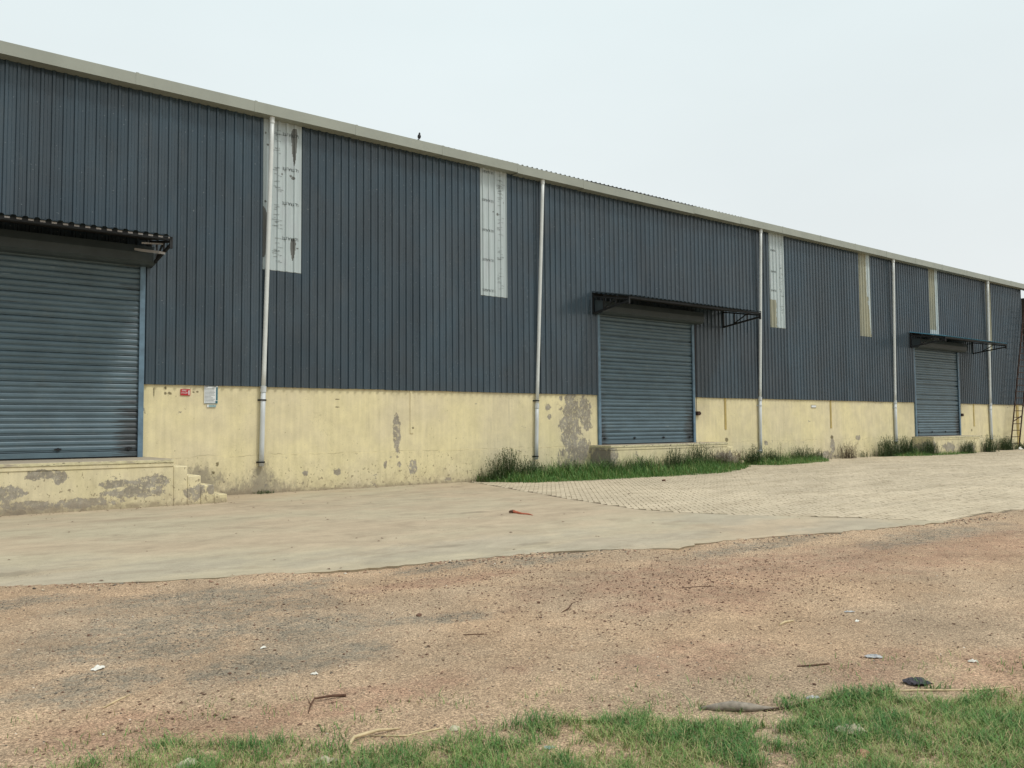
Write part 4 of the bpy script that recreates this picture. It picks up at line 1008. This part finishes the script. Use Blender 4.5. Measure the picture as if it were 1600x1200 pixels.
def greyness(x, y):
    g = np.full_like(x, .12)
    for a, b, c, d in GB: g = np.maximum(g, np.exp(-(((x-a)/c)**2+((y-b)/d)**2)))
    return np.clip(g, 0, 1)
def f_gravel(x, y): return (.16+.84*greyness(x, y)*(.4+fbm(x*5, y*5, 2, 3)))*np.where(y > -18.7+x*0, 1, 0)*np.clip(1.4-(x/14), .3, 1)
def f_clod(x, y):
    g = np.exp(-(((x-6.8)/2.2)**2+((y+14.9)/1.3)**2)) + .35*np.exp(-(((x-1.3)/1.0)**2+((y+15.5)/.7)**2)) + .5*np.exp(-(((x-5.0)/2)**2+((y+13.0)/.5)**2))
    return np.clip(.06+g, 0, 1)*(fbm(x*2, y*2, 3, 61)*1.3)
o = stones('gravel', 150000, (-1, 14), (-18.6, -10.6), .006, .022, f_gravel, M['pebble']); tag(o, 'loose grey and tan gravel scattered over the bare earth', 'gravel', kind='stuff')
o = stones('earth_clods', 130000, (-1, 17), (-18.6, -11.0), .005, .034, f_clod, M['clod'], .38); tag(o, 'scattered small reddish brown clods of earth', 'clods', kind='stuff')
def debris_edge(x, y):
    lx = np.array([p[0] for p in SLAB_LOW]+[17.0, 20]); ly = np.array([p[1] for p in SLAB_LOW]+[-14.1, -14.6]); d = np.interp(x, lx, ly)-y
    return np.where((d > 0) & (d < .35), (1-d/.35)*(.15+1.5*np.clip(fbm(x*1.1, y*0, 2, 8)-.4, 0, 1)*2), 0)
o = stones('edge_rubble', 120000, (-1, 18), (-14.9, -10.0), .010, .05, debris_edge, M['pebble'], .6); tag(o, 'crumbled grey stones along the broken slab edge', 'rubble', kind='stuff')
# dry specks and leaf bits on apron and paving
sp = MB(); 
for i in range(420):
    x = random.uniform(-1, 24); y = random.uniform(-13.5, -.1) if random.random() < .6 else -random.expovariate(4)
    if not (bool(in_slab(np.array([x]), np.array([y]))[0]) or bool(in_pave(np.array([x]), np.array([y]))[0])): continue
    if -1.3 < x < 6.3 and y > -2.05: y = -2.06-random.expovariate(8)
    z = gzz(x, y)+.004; a = random.uniform(0, 6.28); l = random.uniform(.008, .035); w = l*random.uniform(.3, .8); k = len(sp.v)
    dx, dy = math.cos(a)*l, math.sin(a)*l; ex_, ey_ = -math.sin(a)*w, math.cos(a)*w
    sp.v += [(x-dx, y-dy, z), (x+ex_, y+ey_, z+.006), (x+dx, y+dy, z+.003), (x-ex_, y-ey_, z+.008)]; sp.f.append((0+k, 1+k, 2+k, 3+k))
o = sp.build('leaf_litter', M['clod']); tag(o, 'tiny dry leaf bits scattered over apron and paving', 'leaf litter', kind='stuff')

# ------------------------------------------------------------------ individual litter
def stick(name, pts, r, mat, label, cat='stick', fork=None):
    P = [(x, y, gzz(x, y)+r[i]*.8+(pz if len(q) > 2 else 0)) for i, q in enumerate(pts) for x, y, pz in [(q[0], q[1], q[2] if len(q) > 2 else 0)]]
    c = P[0]; mb = MB().tube(P, r, 7)
    if fork: 
        a = P[fork[0]]; mb.tube([a, (a[0]+fork[1], a[1]+fork[2], a[2]+fork[3])], [r[fork[0]]*.7, .001], 6)
    o = mb.build(name, mat, None, smooth=True, loc=c); return tag(o, label, cat)
def scrap(name, x, y, sx, sy, h, az, mat, label, cat, n=7, m=5, seed=0):
    r = random.Random(seed); z = gzz(x, y); mb = MB(); ca_, sa_ = math.cos(az), math.sin(az)
    top = []
    for j in range(m):
        for i in range(n):
            u_, v_ = i/(n-1)*2-1, j/(m-1)*2-1; k = 1-.22*abs(u_*v_)+r.uniform(-.12, .12)
            lx, ly = u_*sx/2*k, v_*sy/2*k; e = max(abs(u_), abs(v_))
            zz = z+.004+h*.8*max(0, 1-e**2)*r.uniform(.3, 1)+r.uniform(0, .4)*h
            mb.v.append((x+lx*ca_-ly*sa_, y+lx*sa_+ly*ca_, zz))
    for j in range(m-1):
        for i in range(n-1): mb.f.append((j*n+i, j*n+i+1, (j+1)*n+i+1, (j+1)*n+i))
    o = mb.build(name, mat, None, loc=(x, y, z))
    s_ = o.modifiers.new('thickness', 'SOLIDIFY'); s_.thickness = .004; s_.offset = -1
    return tag(o, label, cat)
def rock(name, x, y, r3, mat, label, cat='stone'):
    z = gzz(x, y); o = MB().ball((x, y, z+r3[2]*.6), r3, 7, 5, .27).build(name, mat, None, loc=(x, y, z)); return tag(o, label, cat)
stick('twig', [(2.03, -15.95), (2.09, -15.85), (2.14, -15.79, .012), (2.25, -15.81, .012), (2.33, -15.83)], [.002, .005, .006, .008, .010], M['twig_brown'], 'dark brown bent twig on the earth left of centre', 'twig', fork=(1, -.01, .03, .04))
stick('reed', [(1.96, -16.66), (1.98, -16.58, .01), (2.05, -16.5, .015), (2.19, -16.5, .02), (2.33, -16.5)], [.006, .009, .010, .009, .004], M['stick_pale'], 'pale curved dry reed lying at the grass edge')
stick('stick', [(1.10, -15.08), (1.2, -14.99), (1.29, -14.91)], [.005, .006, .004], M['stick_pale'], 'straight thin tan stick on the grey gravel at left')
stick('stick', [(5.98, -16.42), (6.08, -16.40), (6.2, -16.40)], [.008, .011, .008], M['stick_pale'], 'short pale peeled stick on reddish earth right of centre')
stick('twig', [(4.9, -14.9), (5.02, -14.86, .01), (5.16, -14.75, .02)], [.004, .007, .004], M['twig_brown'], 'short dark twig on bare earth, middle of the yard', 'twig')
stick('twig', [(3.75, -15.02), (3.9, -15.1)], [.003, .005], M['twig_brown'], 'tiny dark twig on tan earth below the small grey patch', 'twig')
stick('twig', [(6.55, -14.85), (6.8, -14.95), (7.0, -15.15)], [.003, .005, .004], M['twig_brown'], 'thin dark twig among red clods at right', 'twig')
stick('twig', [(5.05, -17.2), (5.25, -17.32)], [.004, .006], M['twig_brown'], 'short dark twig left of the grey plastic scrap', 'twig')
stick('twig', [(2.15, -16.5), (2.3, -16.62), (2.5, -16.66)], [.003, .005, .006], M['stick_pale'], 'broken dry stem tangled in grass near centre', 'twig')
stick('twig', [(2.95, -16.95), (3.15, -16.98), (3.3, -17.12)], [.004, .005, .003], M['stick_pale'], 'pale dry stem lying across grass right of centre', 'twig')
stick('cable', [(4.12, -17.6), (4.26, -17.66), (4.44, -17.7), (4.62, -17.72), (4.78, -17.81), (4.92, -17.81), (5.05, -17.86)], [.008]*7, M['rust_dark'], 'thin dark cable lying along the top edge of the grass', 'cable')
stick('cable', [(4.98, -17.83), (5.2, -17.98), (5.45, -18.2), (5.7, -18.3)], [.006, .007, .006, .005], M['stick_pale'], 'pale dry vine trailing along the grass at the right', 'vine')
stick('driftwood', [(3.87, -17.33), (3.93, -17.4), (4.0, -17.46), (4.07, -17.53), (4.13, -17.58), (4.2, -17.62)], [.006, .022, .03, .026, .014, .006], M['wood_weathered'], 'weathered grey tapering piece of wood lying at the grass edge', 'wood', fork=(2, .05, .03, .02))
scrap('paper_scrap', 1.25, -14.15, .10, .05, .03, .3, M['litter_white'], 'white folded paper scrap on the grey gravel at left', 'litter', seed=3)
scrap('paper_scrap', 2.37, -15.27, .055, .025, .02, -.6, M['litter_white'], 'small white rectangular scrap on tan earth above the bent twig', 'litter', seed=4)
scrap('paper_scrap', 2.36, -14.36, .05, .02, .02, .2, M['litter_white'], 'tiny white sliver in the grey gravel', 'litter', seed=5)
scrap('crumpled_wrapper', 1.24, -16.3, .11, .08, .035, .4, M['litter_cream'], 'crumpled cream wrapper in grass near the lower left corner', 'litter', seed=6)
scrap('crumpled_wrapper', 1.80, -16.68, .12, .05, .03, -.5, M['litter_cream'], 'folded cream wrapper in grass, bottom edge left of centre', 'litter', seed=7)
scrap('crumpled_bag', 4.19, -18.1, .16, .10, .05, -.6, M['litter_cream'], 'largest pale crumpled bag lying in the right-hand grass', 'litter', 9, 7, seed=8)
scrap('plastic_scrap', 5.67, -17.41, .12, .05, .03, -.9, M['plastic_grey'], 'grey blue plastic scrap on earth above the dark rag', 'litter', seed=9)
scrap('rag', 5.33, -17.89, .17, .13, .035, -.4, M['rag_dark'], 'dark grey crumpled rag on red earth at right', 'rag', 9, 7, seed=10)
scrap('paper_scrap', 6.07, -17.91, .07, .03, .025, -.9, M['litter_white'], 'pale curled scrap on earth right of the dark rag', 'litter', seed=11)
scrap('plastic_scrap', 4.53, -17.65, .09, .04, .02, -.5, M['plastic_grey'], 'small grey white plastic scrap beside the cable', 'litter', seed=12)
scrap('plastic_scrap', 2.78, -17.25, .06, .025, .02, -.5, M['plastic_teal'], 'pale teal plastic shred in the central grass', 'litter', seed=13)
scrap('paper_scrap', 6.6, -16.75, .06, .03, .02, .1, M['litter_white'], 'small white scrap among clods above the plastic scrap', 'litter', seed=14)
scrap('tile_shard', 6.9, -16.5, .10, .03, .012, -.6, M['plastic_grey'], 'flat dark grey shard among clods at right', 'litter', seed=15)
rock('brick_fragment', 3.95, -18.3, (.045, .03, .018), M['brick_red'], 'reddish brick fragment in the grass at the bottom edge', 'brick')
rock('stone', 2.55, -16.72, (.035, .026, .012), M['litter_cream'], 'pale stone half buried in central grass', 'stone')
rock('stone', 5.0, -14.45, (.02, .015, .012), M['clod'], 'brown stone beside the twig in mid yard', 'stone')
rock('stone', 3.82, -14.22, (.028, .02, .015), M['clod'], 'dark clod on the small grey gravel patch', 'clod')
s = thing('strap', (9.54, -8.3, .03), 'orange red strap with dark knotted end on the concrete apron', 'strap')
MB().ball((9.54, -8.12, .055), (.075, .05, .035), 9, 6, .2).build('knot', M['twig_brown'], s)
MB().tube([(9.54, -8.14, .06), (9.56, -8.25, .05), (9.53, -8.4, .045), (9.58, -8.55, .042), (9.55, -8.72, .038)], [.03, .022, .018, .015, .005], 6).build('tail', M['strap_orange'], s)
rock('stone', 18.3, -4.0, (.07, .055, .035), M['clod'], 'dark lump on the paving near the grass bed', 'stone')
for (x_, y_, l_) in ((50.9, -1.1, 'white crumpled plastic among weeds by the ladder'),): scrap('plastic_litter', x_, y_, .35, .25, .2, .2, M['litter_white'], l_, 'litter', seed=20)
